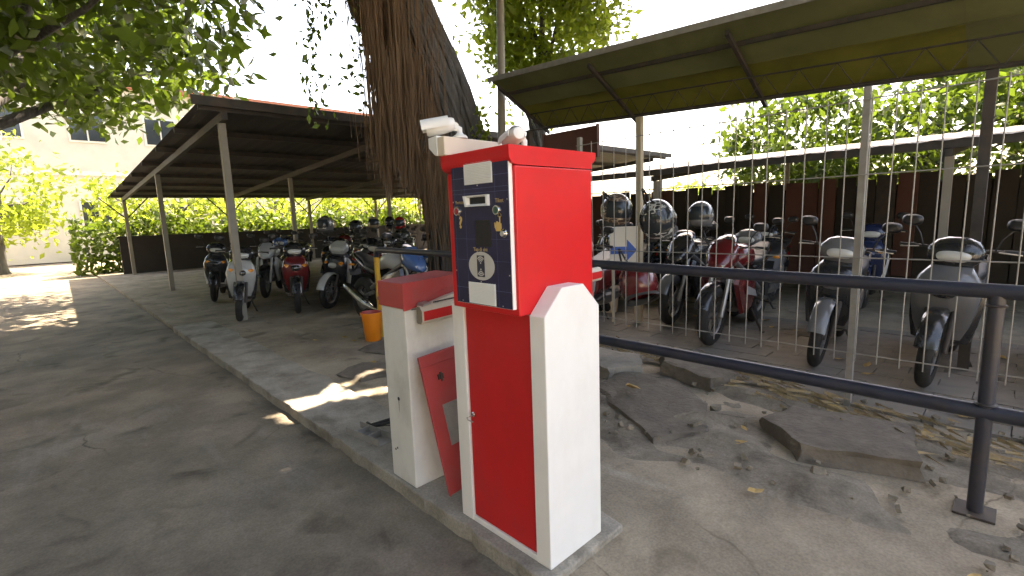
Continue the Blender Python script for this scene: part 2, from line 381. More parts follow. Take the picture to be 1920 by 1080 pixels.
def leaf_object(name, P, size, mat, parent, seed=0, **kw):
    V, T, tint = leaf_mesh(P, size, seed=seed, **kw)
    me = bpy.data.meshes.new(name)
    me.vertices.add(len(V)); me.vertices.foreach_set('co', V.ravel())
    me.loops.add(len(T)*3); me.loops.foreach_set('vertex_index', T.ravel().astype(np.int32))
    me.polygons.add(len(T)); me.polygons.foreach_set('loop_start', np.arange(0, len(T)*3, 3, dtype=np.int32)); me.polygons.foreach_set('loop_total', np.full(len(T), 3, np.int32))
    me.update(calc_edges=True); me.validate()
    at = me.attributes.new('tint', 'FLOAT', 'FACE'); at.data.foreach_set('value', tint.astype(np.float32))
    me.materials.append(MATS[mat])
    o = bpy.data.objects.new(name, me); COL.objects.link(o)
    if parent: o.parent = parent
    return o
def clustered(center, radii, nclus, per, spread, seed, shell=.55):
    g = np.random.default_rng(seed)
    c = g.normal(size=(nclus, 3)); c /= np.linalg.norm(c, axis=1)[:, None]
    c *= (shell+(1-shell)*g.random(nclus)**.5)[:, None]*np.array(radii)
    c += np.array(center)
    P = c[:, None, :]+g.normal(size=(nclus, per, 3))*spread*g.uniform(.6, 1.3, (nclus, 1, 1))
    return P.reshape(-1, 3), c
def crooked(a, b, n, amp, rnd):
    a, b = Vector(a), Vector(b)
    return [a.lerp(b, i/n)+(Vector((rnd.uniform(-1, 1), rnd.uniform(-1, 1), rnd.uniform(-.5, .5)))*amp if 0 < i < n else Vector()) for i in range(n+1)]
def tree(name, base, h, crown_c, radii, nclus, per, spread, size, label, seed, mat='leaf', tr=.16, group=None, aspect=.5, flt=None):
    rnd = random.Random(seed); t = empty(name, base); tag(t, label, 'tree', group)
    cc = Vector(crown_c)-Vector(base)
    P, c = clustered(cc, radii, nclus, per, spread, seed)
    if flt is not None: P = P[flt(P+np.array(base))]
    mb = MB()
    top = Vector((cc.x, cc.y, cc.z))
    pts_ = crooked((0, 0, -.1), top, 6, tr*.6, rnd); mb.tube(pts_, [tr*(1.25-.16*i) for i in range(7)], 10)
    tk = mb.build('trunk', 'bark', t, smooth=60)
    mb = MB()
    for k in rnd.sample(range(len(c)), min(14, len(c))):
        s_ = pts_[rnd.randint(3, 5)]; mb.tube(crooked(s_, c[k], 4, .12, rnd), [tr*.4, tr*.3, tr*.22, tr*.13, tr*.06], 6)
    mb.build('limbs', 'bark', t, smooth=60)
    leaf_object('crown', P, size, mat, t, seed, aspect=aspect)
    return t


# ------------------------------------------------------------------ ticket kiosk
W_, D_, T_ = .544, .3237, .0757
XC, H_, HB = .386, 1.592, .991
k = empty('ticket_kiosk'); tag(k, 'tall red and white ticket kiosk with dark blue front panel standing on the kerb pad', 'ticket kiosk')
prof = [(0, 0), (D_, 0), (D_, .989), (D_-.099, 1.086), (.099, 1.086), (0, .989)]
for y0, y1 in ((0, T_), (W_-T_-.004, W_)):
    mb = MB(); mb.prism(prof, 'y', y0, y1); mb.build('side_plate', 'white_paint', k, bevel=.004)
mb = MB(); mb.box(.02, D_-.012, T_+.001, W_-T_-.005, .03, .989); mb.build('pedestal_body', 'white_paint', k)
mb = MB(); mb.box(.002, .03, T_+.001, W_-T_-.005, 0, .0255); mb.build('base_rail', 'white_paint', k, bevel=.002)
dr = MB().box(.009, .0195, T_+.006, W_-T_-.009, .0285, .985).build('door', 'red_panel', k, bevel=.002)
lk = MB().lathe([(.011, 0), (.011, .005), (.008, .008), (.008, .010)], 18, Matrix.Translation((.009, .437, .509)) @ Matrix.Rotation(R(-90), 4, 'Y')).build('lock', 'chrome', dr, smooth=40)
MB().box(-.03, -.001, .4355, .4385, .503, .506).tube([(-.03, .437, .5045), (-.034, .425, .499), (-.028, .40, .495)], .003, 6).build('key', 'steel', dr)
# cabinet
Y0, Y1 = T_+.0005, W_-T_-.0045-.0005
Y1 = .4635
shell = [(-.048, HB), (XC, HB), (XC, 1.524), (-.048, 1.524)]
mb = MB(); mb.prism(shell, 'y', Y0, Y1); mb.build('cabinet', 'red_paint', k, bevel=.005)
def q_arc(cx, cz, r1, r2, a0, a1, n): return [(cx+r1*math.cos(a0+(a1-a0)*i/n), cz+r2*math.sin(a0+(a1-a0)*i/n)) for i in range(n+1)]
hood = [(-.048, 1.5265)]+[(x, z) for x, z in q_arc(-.045, 1.562, .030, .034, R(268), R(180), 7)]+[(-.075, H_), (.413, H_), (.413, 1.578)]+q_arc(.386, 1.578, .027, .028, R(0), R(-90), 5)[1:]+[(XC, 1.5265)]
mb = MB(); mb.prism(hood, 'y', Y0-.001, Y1+.001); mb.build('hood', 'red_paint', k, bevel=.002)
# service door: white edged slab, blue face plate
MB().box(-.066, -.0485, .0875, .4095, 1.0175, 1.5235).box(-.066, -.0485, .0875, .4095, 1.5235, 1.5235)
sd = MB().box(-.066, -.0485, .0885, .4095, 1.0175, 1.5625).build('service_door', 'white_paint', k, bevel=.0015)
fp = MB().box(-.0685, -.0663, .0905, .4085, 1.0195, 1.5605).build('face_plate', 'face_blue', k, bevel=.0008)
FX = -.0685
def grille(y0, y1, z0, z1):
    g = MB().box(FX-.0012, FX-.0003, y0, y1, z0, z1).build('vent_grille', 'grille_white', k)
    mb = MB(); n = 15
    for i in range(n):
        z = z0+(z1-z0)*(i+.5)/n; hh = (z1-z0)/n
        mb.prism([(FX-.0013, z-hh*.32), (FX-.0045, z-hh*.22), (FX-.0030, z+hh*.30), (FX-.0013, z+hh*.34)], 'y', y0+.003, y1-.003)
    tag(mb.build('slats', 'grille_white', g), kind='stuff')
grille(.170, .329, 1.472, 1.5595); grille(.175, .331, 1.0225, 1.105)
# ticket slot with splayed frame
mb = MB()
o_ = [(.328, 1.431), (.189, 1.431), (.189, 1.391), (.318, 1.391)]; i_ = [(.302, 1.424), (.205, 1.424), (.196, 1.400), (.302, 1.400)]
vs_ = [(FX-.0005, *p) for p in o_]+[(FX-.014, *p) for p in o_]+[(FX-.014, p[0]*.86+.25*.14, p[1]*.86+1.411*.14) for p in o_]+[(FX-.001, *p) for p in i_]
fs = []
for a in range(3):
    for j in range(4): fs.append((a*4+j, a*4+(j+1) % 4, (a+1)*4+(j+1) % 4, (a+1)*4+j))
mb.add(vs_, fs); ts = mb.build('ticket_slot', 'white_paint', k)
MB().add([(FX-.0011, *p) for p in i_], [(0, 1, 2, 3)]).build('slot_opening', 'dark_hole', ts, fix=False)
def button(y, z, mat):
    mt = Matrix.Translation((FX, y, z)) @ Matrix.Rotation(R(-90), 4, 'Y')
    b = MB().lathe([(.0185, 0), (.0185, .004), (.0165, .010), (.0125, .010), (.0125, .006)], 28, mt).build('button_bezel', 'chrome', k, smooth=40)
    MB().lathe([(.0122, .002), (.0122, .0085), (.010, .0095)], 28, mt).build('push_button', mat, b, smooth=40)
button(.376, 1.376, 'button_red'); button(.150, 1.374, 'button_green')
text_part('Bantuan', .0175, .362, 1.409, FX-.0004, 'dim_gold', k, 'lettering', .0002)
text_part('Tiket', .0205, .139, 1.407, FX-.0004, 'dim_gold', k, 'lettering', .0004)
text_part('Tap di sini', .0195, .253, 1.231, FX-.0004, 'dim_gold', k, 'lettering', .0004)
text_part('?', .060, .364, 1.331, FX-.0004, 'gold', k, 'question_mark', .0022)
# pointing hand print
hd = [(.1425, 1.352), (.1365, 1.352), (.1365, 1.328), (.131, 1.326), (.131, 1.310), (.137, 1.299), (.160, 1.299), (.168, 1.314), (.169, 1.330), (.163, 1.330), (.160, 1.322), (.158, 1.334), (.150, 1.334), (.1490, 1.330), (.1425, 1.332)]
mb = MB(); mb.prism(hd, 'x', FX-.0008, FX-.0003)
for a in range(10):
    a0 = R(-40+28*a); a1 = a0+R(20)
    c = (.1395, 1.355); ri, ro = .007, .009
    mb.prism([(c[0]+r*math.cos(t), c[1]+r*math.sin(t)) for r, t in ((ri, a0), (ro, a0), (ro, a1), (ri, a1))], 'x', FX-.0008, FX-.0003)
mb.build('pointing_hand', 'gold', k)
MB().box(FX-.0012, FX-.0002, .190, .276, 1.242, 1.340).build('display', 'screen', k, bevel=.0004)
lkk = MB().lathe([(.016, 0), (.016, .003), (.012, .007), (.012, .012), (.010, .014)], 26, Matrix.Translation((FX, .117, 1.291)) @ Matrix.Rotation(R(-90), 4, 'Y')).build('lock', 'chrome', k, smooth=40)
# contactless reader disc
mt = Matrix.Translation((FX, .2505, 1.169)) @ Matrix.Rotation(R(-90), 4, 'Y') @ Matrix.Diagonal((.054, .074, 1, 1))
cd = MB().lathe([(1, .0002), (1, .0008), (.985, .0012)], 56, mt).build('reader_disc', 'grey_disc', k)
MB().box(FX-.0018, FX-.0013, .2315, .2745, 1.128, 1.209).build('reader_symbol', 'ink', cd)
mb = MB()
for s_ in (1, -1):
    cy, cz = .253, 1.1685+s_*.012
    mb.lathe([(.0035, .0014), (.0035, .0022)], 12, Matrix.Translation((FX, cy, cz)) @ Matrix.Rotation(R(-90), 4, 'Y'))
    for r in (.009, .016, .023):
        n = 8
        a0, a1 = R(40), R(140)
        for i in range(n):
            t0 = a0+(a1-a0)*i/n; t1 = a0+(a1-a0)*(i+1)/n
            mb.prism([(cy+q*math.cos(t), cz+s_*q*math.sin(t)) for q, t in ((r-.0022, t0), (r+.0022, t0), (r+.0022, t1), (r-.0022, t1))], 'x', FX-.0022, FX-.0019)
mb.build('signal_waves', 'grey_disc', cd)
for y, z in ((.255, 1.467), (.131, 1.555), (.404, 1.411), (.0985, 1.41), (.404, 1.145), (.0985, 1.142), (.256, 1.1095), (.372, 1.027), (.139, 1.027)):
    MB().lathe([(.0028, 0), (.0028, .001), (.0018, .002)], 10, Matrix.Translation((FX, y, z)) @ Matrix.Rotation(R(-90), 4, 'Y')).build('screw', 'steel', k)

# cable trunking and two cameras on top of the kiosk
tb = MB().prism([(-.088, H_+.001), (.36, H_+.001), (.36, H_+.069), (-.088, H_+.072)], 'y', .418, .462).build('cable_trunking', 'cream_plastic', None, bevel=.003)
tag(tb, 'long cream plastic cable trunking lying on top of the kiosk', 'cable trunking')
mb = MB(); mb.prism([(.4625, 1.595), (.478, 1.595), (.520, 1.628), (.520, 1.668), (.4625, 1.672)], 'x', -.09, .02)
eb = mb.build('end_box', 'camera_white', tb, bevel=.004)
def bullet_camera(name, loc, az, tilt, zoff, boff, label):   # loc: foot of the bracket; boff: bracket foot relative to the body centre
    t = empty(name, loc); tag(t, label, 'security camera', 'cameras on top of the kiosk')
    rot = Matrix.Rotation(az, 4, 'Z') @ Matrix.Rotation(-tilt, 4, 'Y')
    off = Matrix.Translation((-boff[0], -boff[1], zoff))
    mt = off @ rot @ Matrix.Rotation(R(90), 4, 'Y')
    b = MB().lathe([(.010, -.072), (.022, -.069), (.026, -.060), (.031, -.02), (.031, .040), (.027, .046), (.024, .046), (.024, .040)], 30, mt).build('body', 'camera_white', t, smooth=40)
    MB().lathe([(.022, .039), (.022, .042), (.010, .043)], 24, mt).build('lens', 'screen', b, smooth=40)
    mb = MB(); ring = []
    n = 14
    for x in (-.048, .062):
        for rad in (.0335, .0365):
            for i in range(n+1):
                a = R(-12+204*i/n); ring.append(off @ rot @ Vector((x, rad*math.cos(a), rad*math.sin(a))))
    m = n+1
    f = []
    for i in range(n):
        f += [(i, i+1, 2*m+i+1, 2*m+i), (m+i, 3*m+i, 3*m+i+1, m+i+1), (i, m+i, m+i+1, i+1), (2*m+i, 2*m+i+1, 3*m+i+1, 3*m+i)]
    f += [(0, 2*m, 3*m, m), (n, m+n, 3*m+n, 2*m+n)]
    mb.add(ring, f).build('sunshield', 'camera_white', t, smooth=40)
    MB().box(-.012, .012, -.006, .006, -.001, .001, off @ rot @ Matrix.Translation((.01, .0, -.018)) @ Matrix.Translation((0, -.026, 0)) @ Matrix.Rotation(R(90), 4, 'X')).build('tag_plate', 'label_grey', b)
    MB().lathe([(.030, .0), (.030, .006), (.024, .012), (.015, .016), (.012, .022)], 22).build('bracket_foot', 'camera_white', t, smooth=40)
    MB().tube([(0, 0, .018), (0, 0, zoff*.75), (-boff[0]*.25, -boff[1]*.25, zoff), (-boff[0]*.8, -boff[1]*.8, zoff)], [.011, .013, .014, .012], 12).build('bracket_arm', 'camera_white', t, smooth=50)
    mb = MB(); mb.lathe([(.017, -.010), (.017, .010)], 16, Matrix.Translation((-boff[0]*.22, -boff[1]*.22, zoff)) @ Matrix.Rotation(az, 4, 'Z') @ Matrix.Rotation(R(90), 4, 'X')); mb.build('bracket_knob', 'camera_white', t, smooth=40)
    return t
bullet_camera('security_camera', (.010, .441, H_+.0725), R(142), R(-9), .046, (.070, -.052), 'white bullet camera on the trunking end, pointing left over the lane')
bullet_camera('security_camera', (.135, .205, H_+.001), R(68), R(-8), .052, (.035, -.03), 'white bullet camera seen from behind, on the kiosk roof beside the pole')

# ------------------------------------------------------------------ barrier gate
bx, by, bw, bb = -.035, .878, .230, .915
bar = empty('barrier_gate', (0, 0, 0)); tag(bar, 'white barrier gate cabinet with a red cap standing behind the kiosk', 'barrier gate')
MB().box(bx+.004, .31, by+.003, by+bw-.003, 0, bb+.01).build('housing', 'barrier_white', bar, bevel=.006)
capp = [(bx-.004, bb), (bx-.004, 1.052), (.33, 1.068), (.33, bb)]
mb = MB()
arch = [(bx-.004, bb+.002), (bx+.03, bb+.006), (.03, .930), (.063, .944), (.11, .968), (.162, .990), (.21, 1.0), (.262, 1.005), (.33, 1.0)]
mb.prism(arch+[(.33, 1.068), (bx-.004, 1.052)], 'y', by-.006, by+.004)
cap = mb.build('cap_skirt', 'red_faded', bar, bevel=.002)
MB().prism([(bx-.003, bb+.0105), (bx-.003, 1.051), (.328, 1.067), (.328, bb+.0105)], 'y', by+.0045, by+bw+.006).build('cap', 'red_faded', bar, bevel=.004)
# arm : white beam with red bands, raised a little towards its tip
arm = empty('boom_arm', (0, 0, 0)); arm.parent = bar
mb = MB()
L0, L1 = .012, 1.455
ya, yb = .795, .845
sl_ = .035
def zz(x): return .852+(x-L0)*sl_
pf = [(ya, .016), (ya, .066), (ya+.020, .088), (yb-.006, .088), (yb, .08), (yb, .006), (yb-.006, 0), (ya+.014, 0)]
mb.add([(x, a, zz(x)+h) for x in (L0, L1) for a, h in pf], [tuple(range(8))[::-1], tuple(range(8, 16))]+[(q, (q+1) % 8, 8+(q+1) % 8, 8+q) for q in range(8)])
beam = mb.build('beam', 'arm_white', bar, bevel=.0015)
MB().add([(L0-.0006, ya+(a-ya)*.93+.0015, zz(L0)+h*.94+.002) for a, h in pf], [tuple(range(8))[::-1]]).build('open_end', 'grime', beam, fix=False)
bpy.data.objects.remove(arm)
xs = [(.02, .30), (.46, .74), (.90, 1.18), (1.34, 1.45)]
for a, c in xs:
    MB().add([(x, ya-.0016, zz(x)+h) for x in (a, c) for h in (.0185, .0645)], [(0, 1, 3, 2)]).build('red_band', 'red_panel', beam, fix=False)
MB().add([(x, ya-dd, zz(x)+h) for x in (L0+.01, .62) for dd, h in ((.004, .018), (.001, .014), (.004, .014))], [(0, 3, 4, 1), (0, 2, 5, 3), (1, 4, 5, 2)]).build('rubber_lip', 'arm_white', beam)
MB().prism([(.06, .942), (.12, .950), (.20, .968), (.30, .982), (.30, .948), (.09, .936)], 'y', .83, by-.008).build('arm_clamp', 'arm_white', bar, bevel=.003)
MB().add([(x, .829, zz(x)+.0895+h) for x in (.10, .30) for h in (.0, .006)], [(0, 1, 3, 2)]).build('clamp_shade', 'dark_hole', bar, fix=False)  # dark strip painted in for the shaded gap between arm and clamp
MB().box(.0, .30, by-.0075, by-.0065, bb+.003, bb+.006).build('cap_shade', 'dark_hole', bar)  # thin dark strip standing in for the shade under the cap
MB().prism([(.02, .938), (.07, .946), (.075, .955), (.03, .952)], 'y', .80, .86).build('clamp_plate', 'steel', bar, bevel=.002)
for z, y_, r in ((.449, .993, .010), (.168, 1.04, .006), (.156, 1.058, .006)):
    MB().lathe([(r, 0), (r, .0015), (r*.7, .002)], 12, Matrix.Translation((bx+.004, y_, z)) @ Matrix.Rotation(R(-90), 4, 'Y')).build('bolt_hole', 'dark_hole', bar)

MB().add([(bx+.0032, .993+a, z) for a, z in ((-.004, .441), (.004, .441), (.003, .405), (.001, .372), (-.002, .395))], [(0, 1, 2, 3, 4)]).build('rust_run', 'grime', bar, fix=False)
# red cover panel leaning between barrier and kiosk
pn = empty('metal_cover', (0, 0, 0)); tag(pn, 'red sheet metal cover leaning askew against the white barrier cabinet', 'metal panel')
# panel frame: u along panel width, v up its length
P0 = Vector((.020, .668, 0.004)); V_ = (Vector((-.030, .800, .70))-P0); lenv = V_.length; V_ = V_/lenv
U_ = Vector((.97, .03, .22)); U_ = (U_-V_*U_.dot(V_)).normalized(); N_ = U_.cross(V_).normalized()
if N_.y > 0: N_ = -N_
def pm_(x, y_, z): return P0+U_*x+V_*y_+N_*z
def pbox(mb, x0, x1, y0, y1, z0, z1):
    return mb.add([pm_(x, y_, z) for z in (z0, z1) for y_ in (y0, y1) for x in (x0, x1)], [(0, 2, 3, 1), (4, 5, 7, 6), (0, 1, 5, 4), (2, 6, 7, 3), (0, 4, 6, 2), (1, 3, 7, 5)])
pbox(MB(), 0, .30, .02, lenv, 0, .004).build('cover_sheet', 'red_faded', pn, bevel=.001)
mb = MB(); pbox(mb, 0, .30, lenv-.055, lenv-.001, .0045, .014); mb.build('folded_edge', 'red_faded', pn, bevel=.003)
mb = MB(); pbox(mb, 0, .008, .02, lenv-.06, .0045, .012); mb.build('side_flange', 'red_faded', pn, bevel=.002)
pbox(MB(), .075, .22, lenv*.345, lenv*.635, .0045, .0055).build('label_plate', 'label_grey', pn)
lp = MB(); pbox(lp, .085, .115, lenv-.135, lenv-.110, .0045, .012); pbox(lp, .095, .105, lenv-.145, lenv-.10, .0125, .016); lp.build('latch', 'dark_steel', pn)
# scrap channel and cables on the pad
sc_ = empty('scrap_channel', (.10, 1.62, 0)); sc_.rotation_euler = (0, 0, R(98)); tag(sc_, 'short open metal channel lying on the kerb pad left of the barrier', 'metal channel')
MB().box(-.17, .17, -.055, .055, 0, .003).box(-.17, .17, -.055, -.052, .0035, .045).box(-.17, .17, .052, .055, .0035, .045).build('channel', 'galvanised', sc_)
MB().box(-.05, -.047, -.05, .05, .0035, .04).box(.07, .073, -.05, .05, .0035, .04).build('divider', 'steel', sc_)
rnd = random.Random(4)
for q in range(4):
    pts_ = [(.13+.03*q, 1.36+.05*q, .01), (.20+.03*q, 1.42+.06*q, .035+.012*q), (.30, 1.52+.05*q, .05), (.20-.02*q, 1.62+.03*q, .03), (.16, 1.72+.02*q, .015)]
    pts_ = [Vector(p)+Vector((rnd.uniform(-.03, .03), rnd.uniform(-.03, .03), 0)) for p in pts_]
    sm = []
    for i in range(len(pts_)-1):
        for t in (0, .34, .67): sm.append(pts_[i].lerp(pts_[i+1], t))
    sm.append(pts_[-1])
    o = MB().tube(sm, (.004, .006, .008, .010)[q], 6).build('loose_cable', 'rubber', None, smooth=60); tag(o, ('thinnest black cable curled beside the metal channel', 'thin black cable nearest the barrier foot beside the channel', 'black cable arching highest in the tangle by the channel', 'thickest black cable in the tangle beside the metal channel')[q], 'cable', 'loose cables by the channel')
o = MB().box(-.03, .03, -.02, .02, 0, .05).lathe([(.018, .0505), (.018, .06), (.01, .062)], 12).build('junction_box', 'black_plastic', None, bevel=.004); o.location = (.25, 1.50, 0); o.rotation_euler = (0, 0, .5); tag(o, 'small black junction box among the cables beside the barrier', 'junction box')
o = MB().box(-.045, .045, -.012, .012, 0, .075).box(-.045, -.02, -.014, -.0125, .02, .05).build('bracket_plate', 'galvanised', None, bevel=.003); o.location = (.19, 1.46, 0.0); o.rotation_euler = (0, 0, .9); tag(o, 'small galvanised bracket standing among the cables beside the barrier', 'bracket')

# ------------------------------------------------------------------ railing
RX = 1.60
rail = empty('pipe_railing', (RX, 0, 0)); tag(rail, 'dark blue two-bar pipe railing with a yellow end post behind the kiosk', 'railing')
bend = [(0, 4.13, .93), (0, 4.12, .985), (0, 4.095, 1.010), (0, 4.04, 1.018)]
MB().tube(bend+[(0, 2, 1.003), (0, 0, .978), (0, -3.6, .945)], .032, 14).build('top_pipe', 'pipe_paint', rail, smooth=60)
MB().tube([(0, 4.12, .445), (0, 0, .44), (0, -3.6, .44)], .034, 14).build('lower_pipe', 'pipe_paint', rail, smooth=60)
MB().tube([(0, 4.13, GZ), (0, 4.13, .9295)], .032, 14).build('post', 'yellow_paint', rail, smooth=60)
for y_ in (1.95, -1.1, -3.55):
    MB().tube([(0, y_, GZ), (0, y_, .96)], .028, 12).build('post', 'pipe_paint', rail, smooth=60)
    MB().lathe([(.034, -.040), (.037, -.036), (.033, -.030)], 14, Matrix.Translation((0, y_, .985+.009*(y_-2)*.78 - .02))).build('weld_bead', 'dark_steel', rail, smooth=60)
    MB().lathe([(.033, .036), (.040, .041), (.034, .047)], 14, Matrix.Translation((0, y_, .435))).build('weld_bead', 'dark_steel', rail, smooth=60)
    MB().box(-.07, .07, y_-.07, y_+.07, GZ+.001, GZ+.012).build('base_plate', 'dark_steel', rail, bevel=.002)

# ------------------------------------------------------------------ orange bucket
bk = empty('orange_bucket', (1.44, 4.05, GZ)); tag(bk, 'orange plastic bucket with red inside by the yellow post', 'bucket')
MB().lathe([(.085, 0), (.09, .006), (.115, .30), (.128, .302), (.130, .335), (.124, .337), (.120, .332), (.110, .30), (.083, .012), (.01, .01)], 30).build('bucket_body', 'orange_plastic', bk, smooth=35)
MB().lathe([(.08, .0125), (.1085, .298), (.1195, .338), (.1185, .338), (.1065, .297), (.078, .0140)], 30, cap=False).build('liner', 'bucket_red', bk, smooth=50)
MB().tube([(.13*math.cos(R(a)), .13*math.sin(R(a)), .318-.09*math.sin(R(a-90+90))*0-.05*abs(math.sin(R(a)))) for a in range(0, 181, 15)], .004, 6).build('handle', 'steel', bk)

# ------------------------------------------------------------------ wire fence
FXX = 2.60
fence = empty('mesh_fence', (FXX, 0, 0)); tag(fence, 'tall galvanised wire mesh fence standing behind the pipe railing', 'fence')
wire = MB().tube([(0, 0, .30), (0, 0, 2.02)], .0042, 6).mesh('wire'); wire.materials.append(MATS['galvanised'])
y_ = 1.84
while y_ > -5.2:
    o = bpy.data.objects.new('wire', wire); COL.objects.link(o); o.parent = fence; o.location = (0, y_+random.uniform(-.004, .004), random.uniform(-.006, .006)); o.rotation_euler = (random.uniform(-.006, .006), random.uniform(-.004, .004), 0); y_ -= .1195
for z in (.355, 1.0, 1.535, 2.0):
    MB().tube([(.0085, 1.92, z), (.0085, -5.2, z)], .0045, 6).build('cross_wire', 'galvanised', fence)
for yq in (1.90, -.40, -2.7, -4.95):
    MB().box(.018, .06, yq-.02, yq+.02, GZ, 2.08).build('post', 'galvanised', fence, bevel=.003)

# ------------------------------------------------------------------ broken concrete
def slab(poly, z, th, tilt, mat, label, seed):
    rnd = random.Random(seed); c = np.mean(poly, 0)
    pts_ = []
    for i in range(len(poly)):
        a, b = np.array(poly[i]), np.array(poly[(i+1) % len(poly)])
        for t in (0, .25, .5, .75):
            pts_.append(a+(b-a)*t+np.array((rnd.uniform(-1, 1), rnd.uniform(-1, 1)))*.016*(t > 0)-c)
    mb = MB(); n = len(pts_); K = 7
    bot = [(p[0]*1.03+rnd.uniform(-.012, .012), p[1]*1.03+rnd.uniform(-.012, .012), -.03) for p in pts_]
    mid_ = [(p[0]*1.015+rnd.uniform(-.022, .022), p[1]*1.015+rnd.uniform(-.022, .022), th*.5+rnd.uniform(-.01, .01)) for p in pts_]
    rings = [bot, mid_]
    for r in range(K):
        f_ = 1-r/K; amp = (.007, .004, .0025, .001, .0005, 0, 0)[r]
        rings.append([(p[0]*f_+rnd.uniform(-.004, .004)*f_, p[1]*f_+rnd.uniform(-.004, .004)*f_, th+rnd.gauss(0, amp)-(.008 if r == 0 else 0)) for p in pts_])
    vv = [v for rg in rings for v in rg]+[(0, 0, th)]
    ff = [(r*n+i, r*n+(i+1) % n, (r+1)*n+(i+1) % n, (r+1)*n+i) for r in range(len(rings)-1) for i in range(n)]+[((len(rings)-1)*n+i, (len(rings)-1)*n+(i+1) % n, len(vv)-1) for i in range(n)]+[tuple(range(n))]
    mb.add(vv, ff)
    o = mb.build('concrete_slab', mat, None, smooth=28); o.location = (c[0], c[1], GZ+z); o.rotation_euler = tilt
    return tag(o, label, 'concrete slab', 'broken concrete slabs')
slab([(1.27, .30), (1.55, .82), (1.72, 1.10), (2.10, 1.05), (2.25, .72), (1.95, .28), (1.55, .10)], .0, .055, (.02, -.03, 0), 'slab', 'largest broken concrete slab, pointed towards the kiosk foot', 1)
slab([(2.02, 1.16), (2.12, 1.52), (2.55, 1.62), (2.60, 1.22), (2.32, 1.02)], .01, .09, (.02, .03, 0), 'slab_pale', 'pale broken concrete slab lying under the lower railing pipe', 2)
slab([(1.95, 1.38), (2.02, 1.72), (2.34, 1.80), (2.38, 1.56), (2.18, 1.42)], .09, .07, (-.05, .06, 0), 'slab_pale', 'small pale slab leaning on another just beside the kiosk', 3)
slab([(2.30, .42), (2.38, .86), (2.62, .98), (2.74, .62), (2.55, .34)], .01, .11, (.08, .04, 0), 'slab', 'thick dark rubble slab below the fence at the right edge', 4)
slab([(1.75, -.9), (1.6, -.4), (1.9, -.1), (2.3, -.2), (2.35, -.8)], .01, .08, (-.03, .05, 0), 'slab', 'flat dark slab under the railing to the right, near its post', 5)
slab([(1.2, 3.3), (1.1, 3.75), (1.5, 3.9), (1.75, 3.6), (1.55, 3.2)], -.01, .03, (.01, .01, 0), 'slab', 'thin slab set flush in the ground in front of the bucket', 6)
slab([(.62, 2.75), (.55, 3.1), (.9, 3.3), (1.1, 3.05), (.95, 2.7)], -.012, .028, (.0, .012, 0), 'slab', 'thin slab set flush in the ground beyond the barrier', 7)
# bare uneven soil between the slabs
mb = MB(); nx, ny = 46, 96
g_ = np.random.default_rng(31); hh_ = g_.normal(0, 1, (ny+1, nx+1))
for _ in range(3): hh_ = (hh_+np.roll(hh_, 1, 0)+np.roll(hh_, 1, 1)+np.roll(hh_, -1, 0)+np.roll(hh_, -1, 1))/5
h2_ = g_.normal(0, 1, (ny+1, nx+1))
for _ in range(14): h2_ = (h2_+np.roll(h2_, 1, 0)+np.roll(h2_, 1, 1)+np.roll(h2_, -1, 0)+np.roll(h2_, -1, 1))/5
for jj in range(ny+1):
    for ii in range(nx+1):
        fx, fy = ii/nx, jj/ny
        ed = min(1, 5*min(fx, 1-fx), 8*min(fy, 1-fy))
        mb.v.append((1.02+1.64*fx+.10*math.sin(fy*17)*(1-fx)+.05*math.sin(fy*41)*(1-fx), -2.6+5.1*fy, GZ-.006+ed*(.022+.016*hh_[jj, ii]+.16*h2_[jj, ii])))
for jj in range(ny):
    for ii in range(nx): a = jj*(nx+1)+ii; mb.f.append((a, a+1, a+nx+2, a+nx+1))
tag(mb.build('soil_strip', 'soil', None, fix=False, smooth=180), kind='structure')
# rubble, straw and leaf litter
rnd = random.Random(9)
mb = MB()
for q in range(230):
    X = rnd.uniform(1.1, 2.7); Y = rnd.uniform(-1.6, 2.2); s_ = rnd.uniform(.005, .025)*(2.2 if rnd.random() < .07 else 1)
    rt = Matrix.Rotation(rnd.uniform(0, 3), 3, Vector((rnd.random(), rnd.random(), rnd.random()+.1)).normalized())
    vs_ = [rt @ Vector((sx_*s_*rnd.uniform(.5, 1.1), sy_*s_*rnd.uniform(.4, .9), sz_*s_*rnd.uniform(.3, .7)))+Vector((X, Y, GZ+.022+s_*.25)) for sz_ in (-1, 1) for sy_ in (-1, 1) for sx_ in (-1, 1)]
    mb.add(vs_, [(0, 2, 3, 1), (4, 5, 7, 6), (0, 1, 5, 4), (2, 6, 7, 3), (0, 4, 6, 2), (1, 3, 7, 5)])
tag(mb.build('rubble', 'soil', None, fix=False), 'crumbled concrete rubble around the broken slabs', 'rubble', kind='stuff')
mb = MB()
for q in range(620):
    t = rnd.random(); Y = 2.3-3.8*t; X = 2.5+.25*math.sin(t*5)+rnd.gauss(0, .12); a = rnd.gauss(1.4, .5); L_ = rnd.uniform(.05, .2); z = GZ+.03+abs(rnd.gauss(0, .03))
    dx, dy = math.cos(a)*L_, math.sin(a)*L_; wv = .003
    mb.add([(X, Y, z), (X+wv, Y+wv*.3, z+.001), (X+dx+wv, Y+dy, z+rnd.uniform(-.004, .03)), (X+dx, Y+dy, z+.002)], [(0, 1, 2, 3)])
tag(mb.build('straw', 'straw', None, fix=False), 'dry straw and twigs heaped along the foot of the fence', 'straw', kind='stuff')
lm = MB().add([(-.05, 0, .006), (-.02, .022, .012), (.02, .02, .004), (.055, 0, .014), (.02, -.022, .01), (-.02, -.02, .005), (0, 0, .0)], [(0, 1, 6), (1, 2, 6), (2, 3, 6), (3, 4, 6), (4, 5, 6), (5, 0, 6)]).mesh('dry_leaf', False); lm.materials.append(MATS['dry_leaf'])
